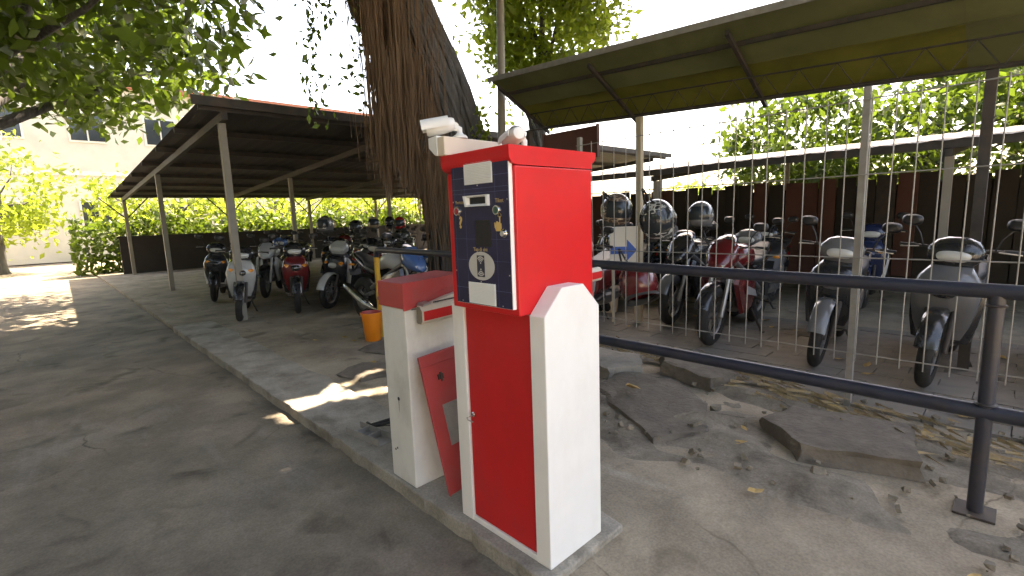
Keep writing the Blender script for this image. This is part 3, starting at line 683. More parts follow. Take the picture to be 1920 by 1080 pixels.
spots = [(rnd.uniform(2.7, 5.0), rnd.uniform(-2, 3.2)) for _ in range(34)]+[(rnd.uniform(1.0, 2.6), rnd.uniform(-1.5, 2.0)) for _ in range(10)]+[(rnd.uniform(.8, 2.2), rnd.uniform(2.9, 4.6)) for _ in range(14)]
for X, Y in spots:
    o = bpy.data.objects.new('dry_leaf', lm); COL.objects.link(o); o.location = (X, Y, (.004 if X > 2.65 else (GZ+.035 if Y < 2.4 else GZ+.004))); o.rotation_euler = (rnd.uniform(-.2, .2), rnd.uniform(-.2, .2), rnd.uniform(0, 6.28)); s_ = rnd.uniform(.6, 1.25); o.scale = (s_, s_, s_)
    tag(o, 'curled dry leaf on the paving blocks behind the fence' if X > 2.65 else ('curled dry leaf among the broken slabs right of the kiosk' if Y < 2.5 else 'curled dry leaf on the ground around the orange bucket'), 'leaf', 'dry leaves on the ground')
o = bpy.data.objects.new('dry_leaf', lm); COL.objects.link(o); o.location = (1.74, .74, .075); o.rotation_euler = (.3, .2, 1); o.scale = (2, 2.2, 2); tag(o, 'big orange brown leaf lying on the slab edge', 'leaf')


# ------------------------------------------------------------------ banyan tree with hanging roots
bt = empty('banyan_tree', (2.98, 4.05, GZ)); tag(bt, 'huge leaning banyan trunk with curtains of brown hanging roots', 'tree')
B0 = Vector((2.98, 4.05, GZ))
ctr = [(0, 2.98, 4.02, .72), (.4, 2.97, 4.03, .58), (1.0, 2.95, 4.06, .52), (1.7, 2.90, 4.14, .49), (2.39, 2.80, 4.265, .50), (3.16, 2.695, 4.515, .52), (4.23, 2.49, 4.93, .52), (5.3, 2.32, 5.24, .47), (6.2, 2.2, 5.4, .34), (7.0, 2.0, 5.5, .2)]
def trunk_at(z):
    for a, b in zip(ctr[:-1], ctr[1:]):
        if a[0] <= z <= b[0]:
            t = (z-a[0])/(b[0]-a[0]); return [a[i]+(b[i]-a[i])*t for i in (1, 2, 3)]
    return ctr[-1][1:]
n, m = 96, 60
vs_ = []; rnd = random.Random(2)
ph = [rnd.uniform(0, 6.28) for _ in range(6)]
for i in range(m+1):
    z = 7.0*i/m; x, y_, r = trunk_at(z)
    for j in range(n):
        a = 2*math.pi*j/n
        q = r*(1+.07*math.sin(4*a+ph[0]+z*.25)+.055*math.sin(9*a+ph[1]-z*.4)+.04*math.sin(17*a+ph[2]+z*.6)+.02*math.sin(29*a+ph[3]+z)+rnd.uniform(-.012, .012))
        vs_.append((x+q*math.cos(a)-B0.x, y_+q*math.sin(a)-B0.y, z))
mb = MB().add(vs_, [(i*n+j, i*n+(j+1) % n, (i+1)*n+(j+1) % n, (i+1)*n+j) for i in range(m) for j in range(n)])
mb.build('trunk', 'bark', bt, smooth=70)
mb = MB()
limbs = [((2.5, 4.95, 4.5), (1.3, 4.7, 4.95)), ((2.5, 4.95, 4.4), (1.75, 4.05, 4.9)), ((2.3, 5.3, 5.6), (.2, 3.2, 6.4)), ((2.2, 5.4, 6.0), (1.5, 1.2, 6.3)), ((2.2, 5.4, 5.8), (-.2, 6.2, 6.8)), ((2.2, 5.4, 6.2), (3.6, 4.4, 6.8)), ((1.5, 1.6, 6.3), (3.0, .2, 6.5)), ((.4, 3.4, 6.4), (-.8, 1.0, 6.2))]
for a, b in limbs:
    q = crooked(Vector(a)-B0, Vector(b)-B0, 7, .10, rnd); mb.tube(q, [.20-.02*i for i in range(8)], 10)
mb.build('limbs', 'bark', bt, smooth=70)
# hanging roots: curtain left of the trunk, strands down the trunk, a tuft low on the right
mb = MB(); rootmb = MB(); rnd = random.Random(21)
def strand(x, y_, z0, z1, r, wob=.03):
    k = 7; q = []; ox = oy = 0
    for i in range(k):
        t = i/(k-1); ox += rnd.gauss(0, wob*.5); oy += rnd.gauss(0, wob*.5)
        q.append((x+ox-B0.x, y_+oy-B0.y, z0+(z1-z0)*t-B0.z))
    mb.tube(q, [r*(1-.5*i/(k-1)) for i in range(k)], 4, False)
for q in range(900):                       # main curtain
    t = min(max(rnd.gauss(.66, .19), .02), 1.12)
    dep = rnd.gauss(0, .14)
    x = 1.52+.72*t+dep*.69; y_ = 4.52-.69*t+dep*.72
    clump = math.sin(t*23)*.18+math.sin(t*61)*.08
    zl = 1.78+clump+abs(rnd.gauss(0, .28))+(.35 if t < .25 else 0)
    strand(x, y_, rnd.uniform(4.3, 5.0) if rnd.random() < (.75 if t < .5 else .10) else rnd.uniform(2.3, 3.3), zl, rnd.choice((.004, .005, .006, .009)), .022)
for q in range(260):                       # tuft in front of the trunk
    t = rnd.random(); x = 2.12+.26*t+rnd.gauss(0, .05); y_ = 3.93-.24*t+rnd.gauss(0, .05)
    strand(x+(rnd.gauss(0, .02)), y_, 2.25+rnd.uniform(-.05, .1)-.1*abs(t-.4), 1.22+abs(rnd.gauss(0, .3)), rnd.choice((.004, .005, .006)), .03)
for q in range(150):                       # strands hugging the trunk
    z0 = rnd.uniform(2.0, 6.0); z1 = z0-rnd.uniform(.6, 2.2); a = rnd.uniform(R(165), R(235))
    k = 7; pts_ = []
    for i in range(k):
        z = max(z0+(z1-z0)*i/(k-1), .05); x, y_, r = trunk_at(z); a += rnd.gauss(0, .03)
        pts_.append((x+(r*1.10+.02)*math.cos(a)-B0.x, y_+(r*1.10+.02)*math.sin(a)-B0.y, z))
    mb.tube(pts_, rnd.choice((.004, .005, .007)), 4, False)
for q in range(34):                        # thick roots fused to the trunk
    z0 = rnd.uniform(3.5, 6.2); z1 = rnd.uniform(0, 1.5); a = rnd.uniform(R(160), R(350)); r0 = rnd.uniform(.012, .035); k = 16; pts_ = []
    for i in range(k):
        z = z0+(z1-z0)*i/(k-1); x, y_, r = trunk_at(z); a += rnd.gauss(0, .055)
        pts_.append((x+(r*1.05)*math.cos(a)-B0.x, y_+(r*1.05)*math.sin(a)-B0.y, z))
    rootmb.tube(pts_, [r0*rnd.uniform(.75, 1.25) for _ in range(k)], 6, False)
for q in range(10):                        # a few long single roots
    x = rnd.uniform(1.7, 2.5); y_ = 5.9-x*.95+rnd.uniform(-.1, .1)
    strand(x, y_, 4.4, rnd.uniform(.75, 1.3), .006, .03)
tag(rootmb.build('fused_roots', 'bark', bt, fix=False, smooth=80), kind='stuff')
tag(mb.build('aerial_roots', 'root', bt, fix=False, smooth=80), kind='stuff')
mb = MB().lathe([(.02, -.12), (.10, -.09), (.13, 0), (.09, .09), (.02, .11)], 14, Matrix.Translation(Vector((2.22, 3.80, 2.22))-B0)); mb.build('root_knot', 'bark', bt, smooth=60)
# overhead crown out of view, spread to shade the ground, underside rising with distance
g = np.random.default_rng(5)
N = 105000
cl = np.stack([g.uniform(-2.8, 9.0, 2600), g.uniform(-1.9, 9.8, 2600), g.uniform(0, 1, 2600)], 1)
ci = g.integers(0, 2600, N)
P = cl[ci].copy(); P[:, :2] += g.normal(0, .40, (N, 2))
dd = (P[:, 0]-CAM.x)*d_.x/math.cos(PITCH)+(P[:, 1]-CAM.y)*d_.y/math.cos(PITCH)
zmin = np.maximum(5.0, 1.75+.50*np.maximum(dd, 0))
P[:, 2] = zmin+cl[ci][:, 2]*1.7+np.abs(g.normal(0, .22, N))
# sun flecks: gaps of the crown
kk = 1/math.tan(SUN_EL)
sx = P[:, 0]-math.cos(SUN_AZ)*kk*(P[:, 2]-GZ); sy = P[:, 1]-math.sin(SUN_AZ)*kk*(P[:, 2]-GZ)
def near_seg(ax, ay, bx_, by_, w0, w1):
    L2 = (bx_-ax)**2+(by_-ay)**2
    t = np.clip(((sx-ax)*(bx_-ax)+(sy-ay)*(by_-ay))/L2, 0, 1)
    return np.hypot(sx-ax-t*(bx_-ax), sy-ay-t*(by_-ay)) < w0+(w1-w0)*t
gap = near_seg(.72, 2.40, -.02, 2.56, .135, .19) | near_seg(.85, 2.90, .3, 2.72, .095, .10) | near_seg(-3, 4.3, .4, 4.2, .3, .12)
P = P[~gap]
for tx, ty in ((.82, .02), (.3, -.9), (-.6, .3), (-.45, .75), (-.25, .5), (-.9, .6), (-.8, -.1), (.55, -.35), (1.4, -.9)):   # unseen leaf clumps added to block stray sun spots on the ground
    zc = 5.6; P = np.concatenate([P, np.array((tx+math.cos(SUN_AZ)*kk*zc, ty+math.sin(SUN_AZ)*kk*zc, zc))+g.normal(0, 1, (160, 3))*(.22, .22, .12)])
# hanging sprays beside the roots
g2 = np.random.default_rng(8)
sp = []
for q in range(16):
    t = g2.random(); x = 1.25+.45*t; y_ = 4.75-.45*t; z0 = g2.uniform(3.0, 4.3)
    k_ = 16; zz_ = z0-np.linspace(0, .6, k_); sp.append(np.stack([x+g2.normal(0, .05, k_), y_+g2.normal(0, .05, k_), zz_], 1))
sp = np.concatenate(sp)
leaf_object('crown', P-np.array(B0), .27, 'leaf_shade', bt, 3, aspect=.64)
tag(leaf_object('hanging_spray', sp-np.array(B0), .09, 'leaf_dark', bt, 4, aspect=.5, up=1.0), kind='stuff')
ps, _ = clustered((2.80, 3.52, 2.42), (.06, .06, .22), 10, 5, .05, 3)
leaf_object('shoot', ps-np.array(B0), .10, 'leaf', bt, 6, aspect=.45, up=.9)

# ------------------------------------------------------------------ steel pole
po = MB().tube([(0, 0, 0), (.60, .42, 5.6)], [.062, .052], 16).lathe([(.11, 0), (.11, .02), (.07, .03)], 16).build('steel_pole', 'pole_grey', None, smooth=50)
po.location = (3.42, 3.93, GZ); tag(po, 'grey brown steel pole rising behind the kiosk beside the trunk', 'pole')

# ------------------------------------------------------------------ canopy over the right yard
cn = empty('lean_to_canopy', (0, 0, GZ)); tag(cn, 'sloping olive green sheet canopy over the parked motorbikes at right', 'canopy')
EX, EZ, SLP = 3.40, 3.08, -.5
def roofz(x, y_=2.0): return EZ+(x-EX)*SLP+.05*(y_-1.7)
yy = 4.0; i = 0
while yy > -6.5:
    wd = 1.575
    for row, (xa, xb, mt_) in enumerate(((EX, 4.03, 'roof_olive'), (3.98, 4.47, 'roof_yellow'))):
        dz = .004*(i % 2)-.010*row
        y0, y1 = yy-wd+.0, yy+.03
        if yy-wd < -1: mt_ = 'roof_olive'
        nn = 6; v = []; f = []
        for t in range(nn+1):
            x = xa+(xb-xa)*t/nn
            for y2 in (y0, y1): v += [(x, y2, roofz(x, y2)+dz-GZ), (x, y2, roofz(x, y2)+dz+.005-GZ)]
        for t in range(nn):
            a = t*4; f += [(a, a+2, a+6, a+4), (a+1, a+5, a+7, a+3), (a, a+4, a+5, a+1), (a+2, a+3, a+7, a+6)]
        f += [(0, 1, 3, 2), (nn*4, nn*4+2, nn*4+3, nn*4+1)]
        MB().add(v, f).build('roof_sheet', mt_, cn)
    yy -= wd; i += 1
MB().add([(EX-.012+a, y2, roofz(EX, y2)+b-GZ) for y2 in (4.03, -6.5) for a, b in ((0, -.05), (.008, -.05), (.008, .012), (0, .012))], [(0, 1, 5, 4), (1, 2, 6, 5), (2, 3, 7, 6), (3, 0, 4, 7), (0, 3, 2, 1), (4, 5, 6, 7)]).build('edge_trim', 'galvanised', cn)
def beam8(name, p, q, wx, wz, mat, par):
    p, q = Vector(p), Vector(q); dr_ = (q-p).normalized(); sd_ = dr_.cross(Vector((0, 0, 1))).normalized()*wx; up_ = Vector((0, 0, wz))
    return MB().add([c+a*sd_+b*up_ for c in (p, q) for a in (-1, 1) for b in (-1, 1)], [(0, 1, 3, 2), (4, 6, 7, 5), (0, 4, 5, 1), (2, 3, 7, 6), (1, 5, 7, 3), (0, 2, 6, 4)]).build(name, mat, par)
for x in (3.66, 4.42):
    beam8('purlin', (x, 3.95, roofz(x, 3.95)-.045-GZ), (x, -6.4, roofz(x, -6.4)-.045-GZ), .016, .02, 'dark_steel', cn)
for yq in (3.9, 2.40, .85, -1.6, -4.0):
    beam8('rafter', (3.45, yq, roofz(3.45, yq)-.09-GZ), (4.46, yq, roofz(4.46, yq)-.09-GZ), .018, .022, 'dark_steel', cn)
def tz(y_): return roofz(3.98, y_)-.13-GZ
mb = MB(); mb.tube([(3.98, 4.0, tz(4.0)), (3.98, -6.4, tz(-6.4))], .008, 6).tube([(3.98, 4.0, tz(4.0)-.22), (3.98, -6.4, tz(-6.4)-.22)], .011, 6)
yq = 4.0; up = 0
while yq > -6.3:
    mb.tube([(3.98, yq, tz(yq)-.22*up), (3.98, yq-.15, tz(yq-.15)-.22*(1-up))], .0045, 5); yq -= .15; up = 1-up
mb.build('lattice_truss', 'dark_steel', cn)
for x, yq in ((3.98, 3.85), (3.98, -.9), (3.98, -3.9)):
    MB().box(x-.035, x+.035, yq-.035, yq+.035, 0, tz(yq)-.235).build('column', 'dark_steel', cn, bevel=.004)
MB().box(3.945, 4.015, 2.03, 2.10, 0, tz(2.06)-.235).build('column', 'column_tan', cn, bevel=.006)
rb = MB().box(-.02, .02, -.48, .48, 0, .42).box(-.03, .03, -.50, -.4805, 0, .44).box(-.03, .03, .4805, .50, 0, .44).build('hanging_board', 'rust_board', cn, bevel=.004)
rb.location = (4.40, 3.46, 2.14)
MB().tube([(4.40, 3.1, 2.55), (4.40, 3.1, roofz(4.4, 3.1)-.05-GZ)], .006, 5).tube([(4.40, 3.8, 2.55), (4.40, 3.8, roofz(4.4, 3.8)-.05-GZ)], .006, 5).build('board_hanger', 'dark_steel', cn)

# ------------------------------------------------------------------ motorbike shed at left
sh = empty('parking_shed', (0, 0, GZ)); tag(sh, 'long low dark roofed parking shed full of motorbikes behind the tree', 'shed')
def shz(y_): return 2.98-(y_-6.6)*.05
for i in range(13):
    x0 = .5+i*.95; a, b = 6.5, 19.1
    v = []
    for q in range(9):
        xx = x0+.97*q/8; hz = .012*(q % 2)
        v += [(xx, a, shz(a)+hz+.04), (xx, b, shz(b)+hz+.04)]
    f = [(2*q, 2*q+1, 2*q+3, 2*q+2) for q in range(8)]
    MB().add(v, f).build('roof_sheet', 'roof_grey', sh, fix=False)
for y_ in (6.6, 8.2, 9.9, 11.6, 13.3, 15.0, 16.6, 18.0):
    MB().box(.5, 12.8, y_-.03, y_+.03, shz(y_)-.05, shz(y_)+.035).build('purlin', 'dark_steel', sh)
for x in (.8, 3.6, 6.4, 9.2, 12.0):
    MB().add([(x+s_, y_, shz(y_)+h) for y_ in (6.55, 18.1) for s_ in (-.035, .035) for h in (-.16, -.055)], [(0, 1, 3, 2), (4, 6, 7, 5), (0, 4, 5, 1), (2, 3, 7, 6), (1, 5, 7, 3), (0, 2, 6, 4)]).build('rafter', 'dark_steel', sh)
    for y_ in (12.0, 17.9)+((6.75,) if x in (.8, 6.4) else ()):
        MB().box(x-.045, x+.045, y_-.045, y_+.045, 0, shz(y_)-.165).build('column', 'pole_grey', sh, bevel=.004)
    for s_ in (-1, 1):
        MB().tube([(x+.04*s_, 17.9, 1.75), (x+.6*s_, 17.9, shz(17.9)-.06)], .02, 6).build('brace', 'dark_steel', sh)
MB().box(.4, 12.9, 6.44, 6.47, shz(6.5)-.02, shz(6.5)+.10).build('fascia', 'dark_steel', sh)
# second shed far right
s2 = empty('far_shed', (0, 0, GZ)); tag(s2, 'low open shed roof far behind the wire fence', 'shed')
def s2z(x): return 2.05+(x-6.2)*.11
for i in range(17):
    y0 = -10+i*1.0
    v = []
    for q in range(9):
        yv = y0+1.02*q/8; hz = .012*(q % 2); v += [(6.2, yv, s2z(6.2)+hz), (13, yv, s2z(13)+hz)]
    MB().add(v, [(2*q, 2*q+1, 2*q+3, 2*q+2) for q in range(8)]).build('roof_sheet', 'roof_grey', s2, fix=False)
for x in (6.25, 8.5, 10.7, 12.9): MB().box(x-.03, x+.03, -10, 7, s2z(x)-.09, s2z(x)-.005).build('purlin', 'dark_steel', s2)
for y_ in (-8.5, -4.5, -.5, 3.2, 6.8):
    MB().add([(x, y_+s_, s2z(x)+h) for x in (6.22, 13) for s_ in (-.03, .03) for h in (-.18, -.095)], [(0, 1, 3, 2), (4, 6, 7, 5), (0, 4, 5, 1), (2, 3, 7, 6), (1, 5, 7, 3), (0, 2, 6, 4)]).build('rafter', 'dark_steel', s2)
    for x in (6.35, 12.9): MB().box(x-.04, x+.04, y_-.04, y_+.04, 0, s2z(x)-.185).build('column', 'pole_grey', s2)

bw_ = MB().box(9.66, 9.72, -10, 7.2, 0, 1.70).build('dark_backing', 'shade_dark', s2)  # dark backing added to give the far shed a shaded interior
rnd = random.Random(14); bms = []
for q in range(3):
    me = MB().box(-.02, .02, -.14, .14, 0, 1.78).mesh('backing_board'); me.materials.append(MATS[('shade_dark', 'rust_board', 'dark_steel')[q]]); bms.append(me)
yq = -9.8
while yq < 7.1:
    o = bpy.data.objects.new('backing_board', bms[rnd.choice((0, 0, 1, 2))]); COL.objects.link(o); o.parent = bw_; o.location = (9.62+rnd.uniform(-.012, .012), yq, rnd.uniform(0, .1)); o.rotation_euler = (rnd.uniform(-.012, .012), 0, rnd.uniform(-.03, .03)); yq += .297
# low dark wall added at the left shed's far end, standing in for shade
pw = MB().box(.6, 13.2, 18.45, 18.6, 0, 1.12).box(.55, 13.25, 18.42, 18.63, 1.122, 1.18).build('added_parapet', 'shade_dark', None); pw.location = (0, 0, GZ); tag(pw, 'added low dark wall standing in for shade at the far end of the left shed', 'wall')
# ------------------------------------------------------------------ buildings and walls
def building(name, x0, x1, y0, y1, h, label, face, rows, cols):
    b = empty(name, (x0, y0, GZ)); tag(b, label, 'building')
    MB().box(0, x1-x0, 0, y1-y0, 0, h).build('wall', 'wall_cream', b)
    MB().box(-.3, x1-x0+.3, -.3, y1-y0+.3, h+.002, h+.25).build('roof_slab', 'wall_tile', b)
    MB().box(-.06, x1-x0+.06, -.06, -.003, h*.5-.1, h*.5+.1).build('string_course', 'board_white', b)
    for r in range(rows):
        for c in range(cols):
            z = h/rows*r+h/rows*.35
            if face == 'y':
                cx = (x1-x0)*(c+.5)/cols
                fr = MB().box(cx-.7, cx+.7, -.05, -.002, z, z+1.4).build('window', 'board_white', b)
                MB().box(cx-.62, cx-.03, -.06, -.0505, z+.08, z+1.32).box(cx+.03, cx+.62, -.06, -.0505, z+.08, z+1.32).build('pane', 'glass_dark', fr)
            else:
                cy = (y1-y0)*(c+.5)/cols
                fr = MB().box(-.05, -.002, cy-.7, cy+.7, z, z+1.4).build('window', 'board_white', b)
                MB().box(-.06, -.0505, cy-.62, cy-.03, z+.08, z+1.32).box(-.06, -.0505, cy+.03, cy+.62, z+.08, z+1.32).build('pane', 'glass_dark', fr)
building('campus_building', -9, 17, 30, 38, 8.2, 'cream two storey building far behind the left shed', 'y', 2, 9)
building('annex_building', 26, 34, -26, -4, 5.0, 'low cream building far behind the right fence', 'x', 1, 6)
wl = MB().box(-4.6, -4.4, -14, 34, 0, 2.3).box(-4.64, -4.36, -14, 34, 2.302, 2.38).build('occluder_wall', 'wall_cream', None); wl.location = (0, 0, -.09); tag(wl, 'unseen cream wall added along the far side of the lane to block light', 'wall')  # added out of view to block low light from across the lane

# clipped hedges closing the yards
def hedge(name, x0, x1, y0, y1, h, n_, size, label, seed):
    t = empty(name, ((x0+x1)/2, (y0+y1)/2, GZ)); tag(t, label, 'hedge'); g_ = np.random.default_rng(seed)
    Q = np.stack([g_.uniform(x0, x1, n_)-(x0+x1)/2, g_.uniform(y0, y1, n_)-(y0+y1)/2, h*g_.random(n_)**.8], 1)
    Q[:, 2] += .18*np.sin(Q[:, 0]*2.1)+.14*np.sin(Q[:, 1]*1.7)+g_.normal(0, .08, n_); Q[:, 2] = np.abs(Q[:, 2])
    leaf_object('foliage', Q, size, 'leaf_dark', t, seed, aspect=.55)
    mb = MB(); rn = random.Random(seed)
    for q in range(30):
        x = rn.uniform(x0, x1)-(x0+x1)/2; y2 = rn.uniform(y0, y1)-(y0+y1)/2; mb.tube([(x, y2, -.02), (x+rn.uniform(-.1, .1), y2, h*.7)], [.03, .01], 5)
    tag(mb.build('stems', 'bark', t, fix=False), kind='stuff')
hedge('hedge', -.5, 15, 19.2, 20.4, 1.75, 9000, .22, 'leafy hedge along the far end of the left shed', 1)
hedge('hedge', 14.2, 15.4, -12, 16, 1.8, 11000, .24, 'leafy hedge behind the far shed at right', 2)
# unseen dense trees added across the lane to block sky light
for i, (x, y_) in enumerate(((-7.5, -9), (-7.2, -4.5), (-7.6, 0), (-7.3, 4.5), (-7.6, 9), (-7.4, 14))):
    tree('occluder_tree', (x, y_, GZ), 7, (x, y_, 4.6), (2.3, 2.7, 3.0), 55, 40, .55, .55, ('unseen tree added across the lane to block light, first from the near end', 'unseen tree added across the lane to block light, second from the near end', 'unseen tree added across the lane to block light, third from the near end', 'unseen tree added across the lane to block light, fourth from the near end', 'unseen tree added across the lane to block light, fifth from the near end', 'unseen tree added across the lane to block light, last of the row')[i], 60+i, 'leaf_shade', .2, 'added light-blocking trees over the lane')
tree('lane_shade_tree', (-4.0, 12.0, GZ), 8, (-.6, 10.8, 5.7), (3.6, 5.4, 1.9), 170, 120, .45, .26, 'wide tree added over the lane left of the shed to shade it', 91, 'leaf_dark', .3, flt=lambda q: (q[:, 0] < 1.9+.0*q[:, 1]) & (q[:, 2] > 3.4))  # added to keep the lane in shade and cut bounce into the shed
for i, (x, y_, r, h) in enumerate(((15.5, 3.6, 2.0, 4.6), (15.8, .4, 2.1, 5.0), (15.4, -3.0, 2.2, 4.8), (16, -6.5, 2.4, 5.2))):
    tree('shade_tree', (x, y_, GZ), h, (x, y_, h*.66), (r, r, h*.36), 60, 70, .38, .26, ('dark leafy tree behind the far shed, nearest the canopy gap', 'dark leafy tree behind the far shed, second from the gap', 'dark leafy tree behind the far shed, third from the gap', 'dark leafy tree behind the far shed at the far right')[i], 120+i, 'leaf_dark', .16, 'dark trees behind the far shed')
# ------------------------------------------------------------------ background trees
tree('leafy_tree', (6.1, 5.6, GZ), 6, (5.85, 5.2, 5.3), (1.25, 1.25, 1.9), 190, 70, .22, .14, 'leafy sunlit tree rising behind the olive canopy', 12, 'leaf', .13)
bgl = [((2.5, 22, 0), 3.4, 2.2, 'broad low tree behind the far end of the left shed'), ((7, 23, 0), 3.0, 2.4, 'bushy sunlit tree framed in the shed opening'), ((11.5, 22, 0), 3.2, 2.3, 'sunlit tree just right of the shed opening'),
       ((-2.2, 24, 0), 4.0, 2.0, 'tree at the far end of the lane'), ((17, 19, 0), 2.4, 1.8, 'low tree far behind the kiosk'),
       ((19, 9, 0), 1.9, 1.4, 'low bushy tree beyond the far shed, left one'), ((19.5, 3, 0), 1.8, 1.3, 'low bushy tree beyond the far shed, middle one'), ((20, -4, 0), 3.4, 2.2, 'tall tree beyond the far shed at right')]
for i, (b, h, r, lb) in enumerate(bgl):
    tree('background_tree', (b[0], b[1], GZ), h, (b[0], b[1], h*.62+.3), (r, r, h*.42), 42, 55, .34, .24, lb, 40+i, 'leaf', .14, 'trees in the background')
tree('yard_tree', (8.6, 8.6, GZ), 3, (8.4, 8.3, 1.9), (.9, .9, .8), 26, 40, .2, .14, 'small bush between the two sheds', 77, 'leaf', .07)

# ------------------------------------------------------------------ motorbikes
def wheel(parent, x, rad, wd, spokes=6):
    prof_ = []
    for q in range(13):
        a = R(-100+200*q/12); prof_.append((rad-wd*.62+wd*.62*math.cos(a), wd*.62*math.sin(a)*.85))
    prof_ = [(rad-wd*1.05, -wd*.42)]+prof_+[(rad-wd*1.05, wd*.42)]
    mt_ = Matrix.Translation((x, 0, rad)) @ Matrix.Rotation(R(90), 4, 'X')
    mb = MB(); mb.lathe(prof_+[prof_[0]], 32, mt_, cap=False); w_ = mb.build('wheel', 'rubber', parent, smooth=50)
    ri = rad-wd*1.0
    mb = MB(); mb.lathe([(ri, -wd*.36), (ri+.006, -wd*.36), (ri+.006, wd*.36), (ri, wd*.36), (ri-.016, wd*.2), (ri-.016, -wd*.2), (ri, -wd*.36)], 28, mt_, cap=False)
    mb.lathe([(.035, -wd*.5), (.04, -wd*.45), (.04, wd*.45), (.035, wd*.5)], 14, mt_)
    for s_ in range(spokes):
        a = 2*math.pi*s_/spokes
        mb.box(.03, ri-.01, -.012, .012, -.012, .012, mt_ @ Matrix.Rotation(a, 4, 'Z'))
    mb.build('rim', 'engine_metal', w_, smooth=40)
    mb = MB(); mb.lathe([(.05, wd*.5), (.095, wd*.5), (.095, wd*.5+.004), (.05, wd*.5+.004), (.05, wd*.5)], 24, mt_, cap=False); mb.build('brake_disc', 'steel', w_)
def mirrors(t, x, z, y0):
    for s_ in (-1, 1):
        st = MB().tube([(x, s_*y0, z), (x+.02, s_*(y0+.03), z+.10), (x-.01, s_*(y0+.08), z+.17)], .006, 6).build('mirror', 'black_plastic', t, smooth=60)
        MB().loft([(-.012, 0, 0, .045, .028, 2.6), (.008, 0, 0, .062, .040, 2.6), (.03, 0, 0, .045, .028, 2.6)], 'x', 14)
        mb = MB(); mb.loft([(x-.022, s_*(y0+.095), z+.195, .066, .042, 2.6), (x-.004, s_*(y0+.095), z+.195, .068, .044, 2.6), (x+.022, s_*(y0+.095), z+.195, .045, .028, 2.4)], 'x', 16); mb.build('mirror_head', 'black_plastic', st, smooth=50)
        MB().loft([(x-.0245, s_*(y0+.095), z+.195, .060, .037, 2.6), (x-.0225, s_*(y0+.095), z+.195, .060, .037, 2.6)], 'x', 16).build('mirror_glass', 'mirror_glass', st)
def handlebar(t, x, z, half, back):
    MB().tube([(x-back, -half, z+.01), (x-back*.5, -half*.55, z+.015), (x, -.06, z), (x, .06, z), (x-back*.5, half*.55, z+.015), (x-back, half, z+.01)], .011, 8).build('handlebar', 'dark_steel', t, smooth=60)
    for s_ in (-1, 1):
        MB().tube([(x-back*.72, s_*half*.72, z+.0125), (x-back*1.03, s_*half*1.03, z+.0095)], .0165, 10).build('grip', 'rubber', t, smooth=50)
        MB().tube([(x-back*.6+.035, s_*half*.65, z+.01), (x-back*1.0+.05, s_*half*1.0, z+.0)], .005, 6).build('brake_lever', 'steel', t)
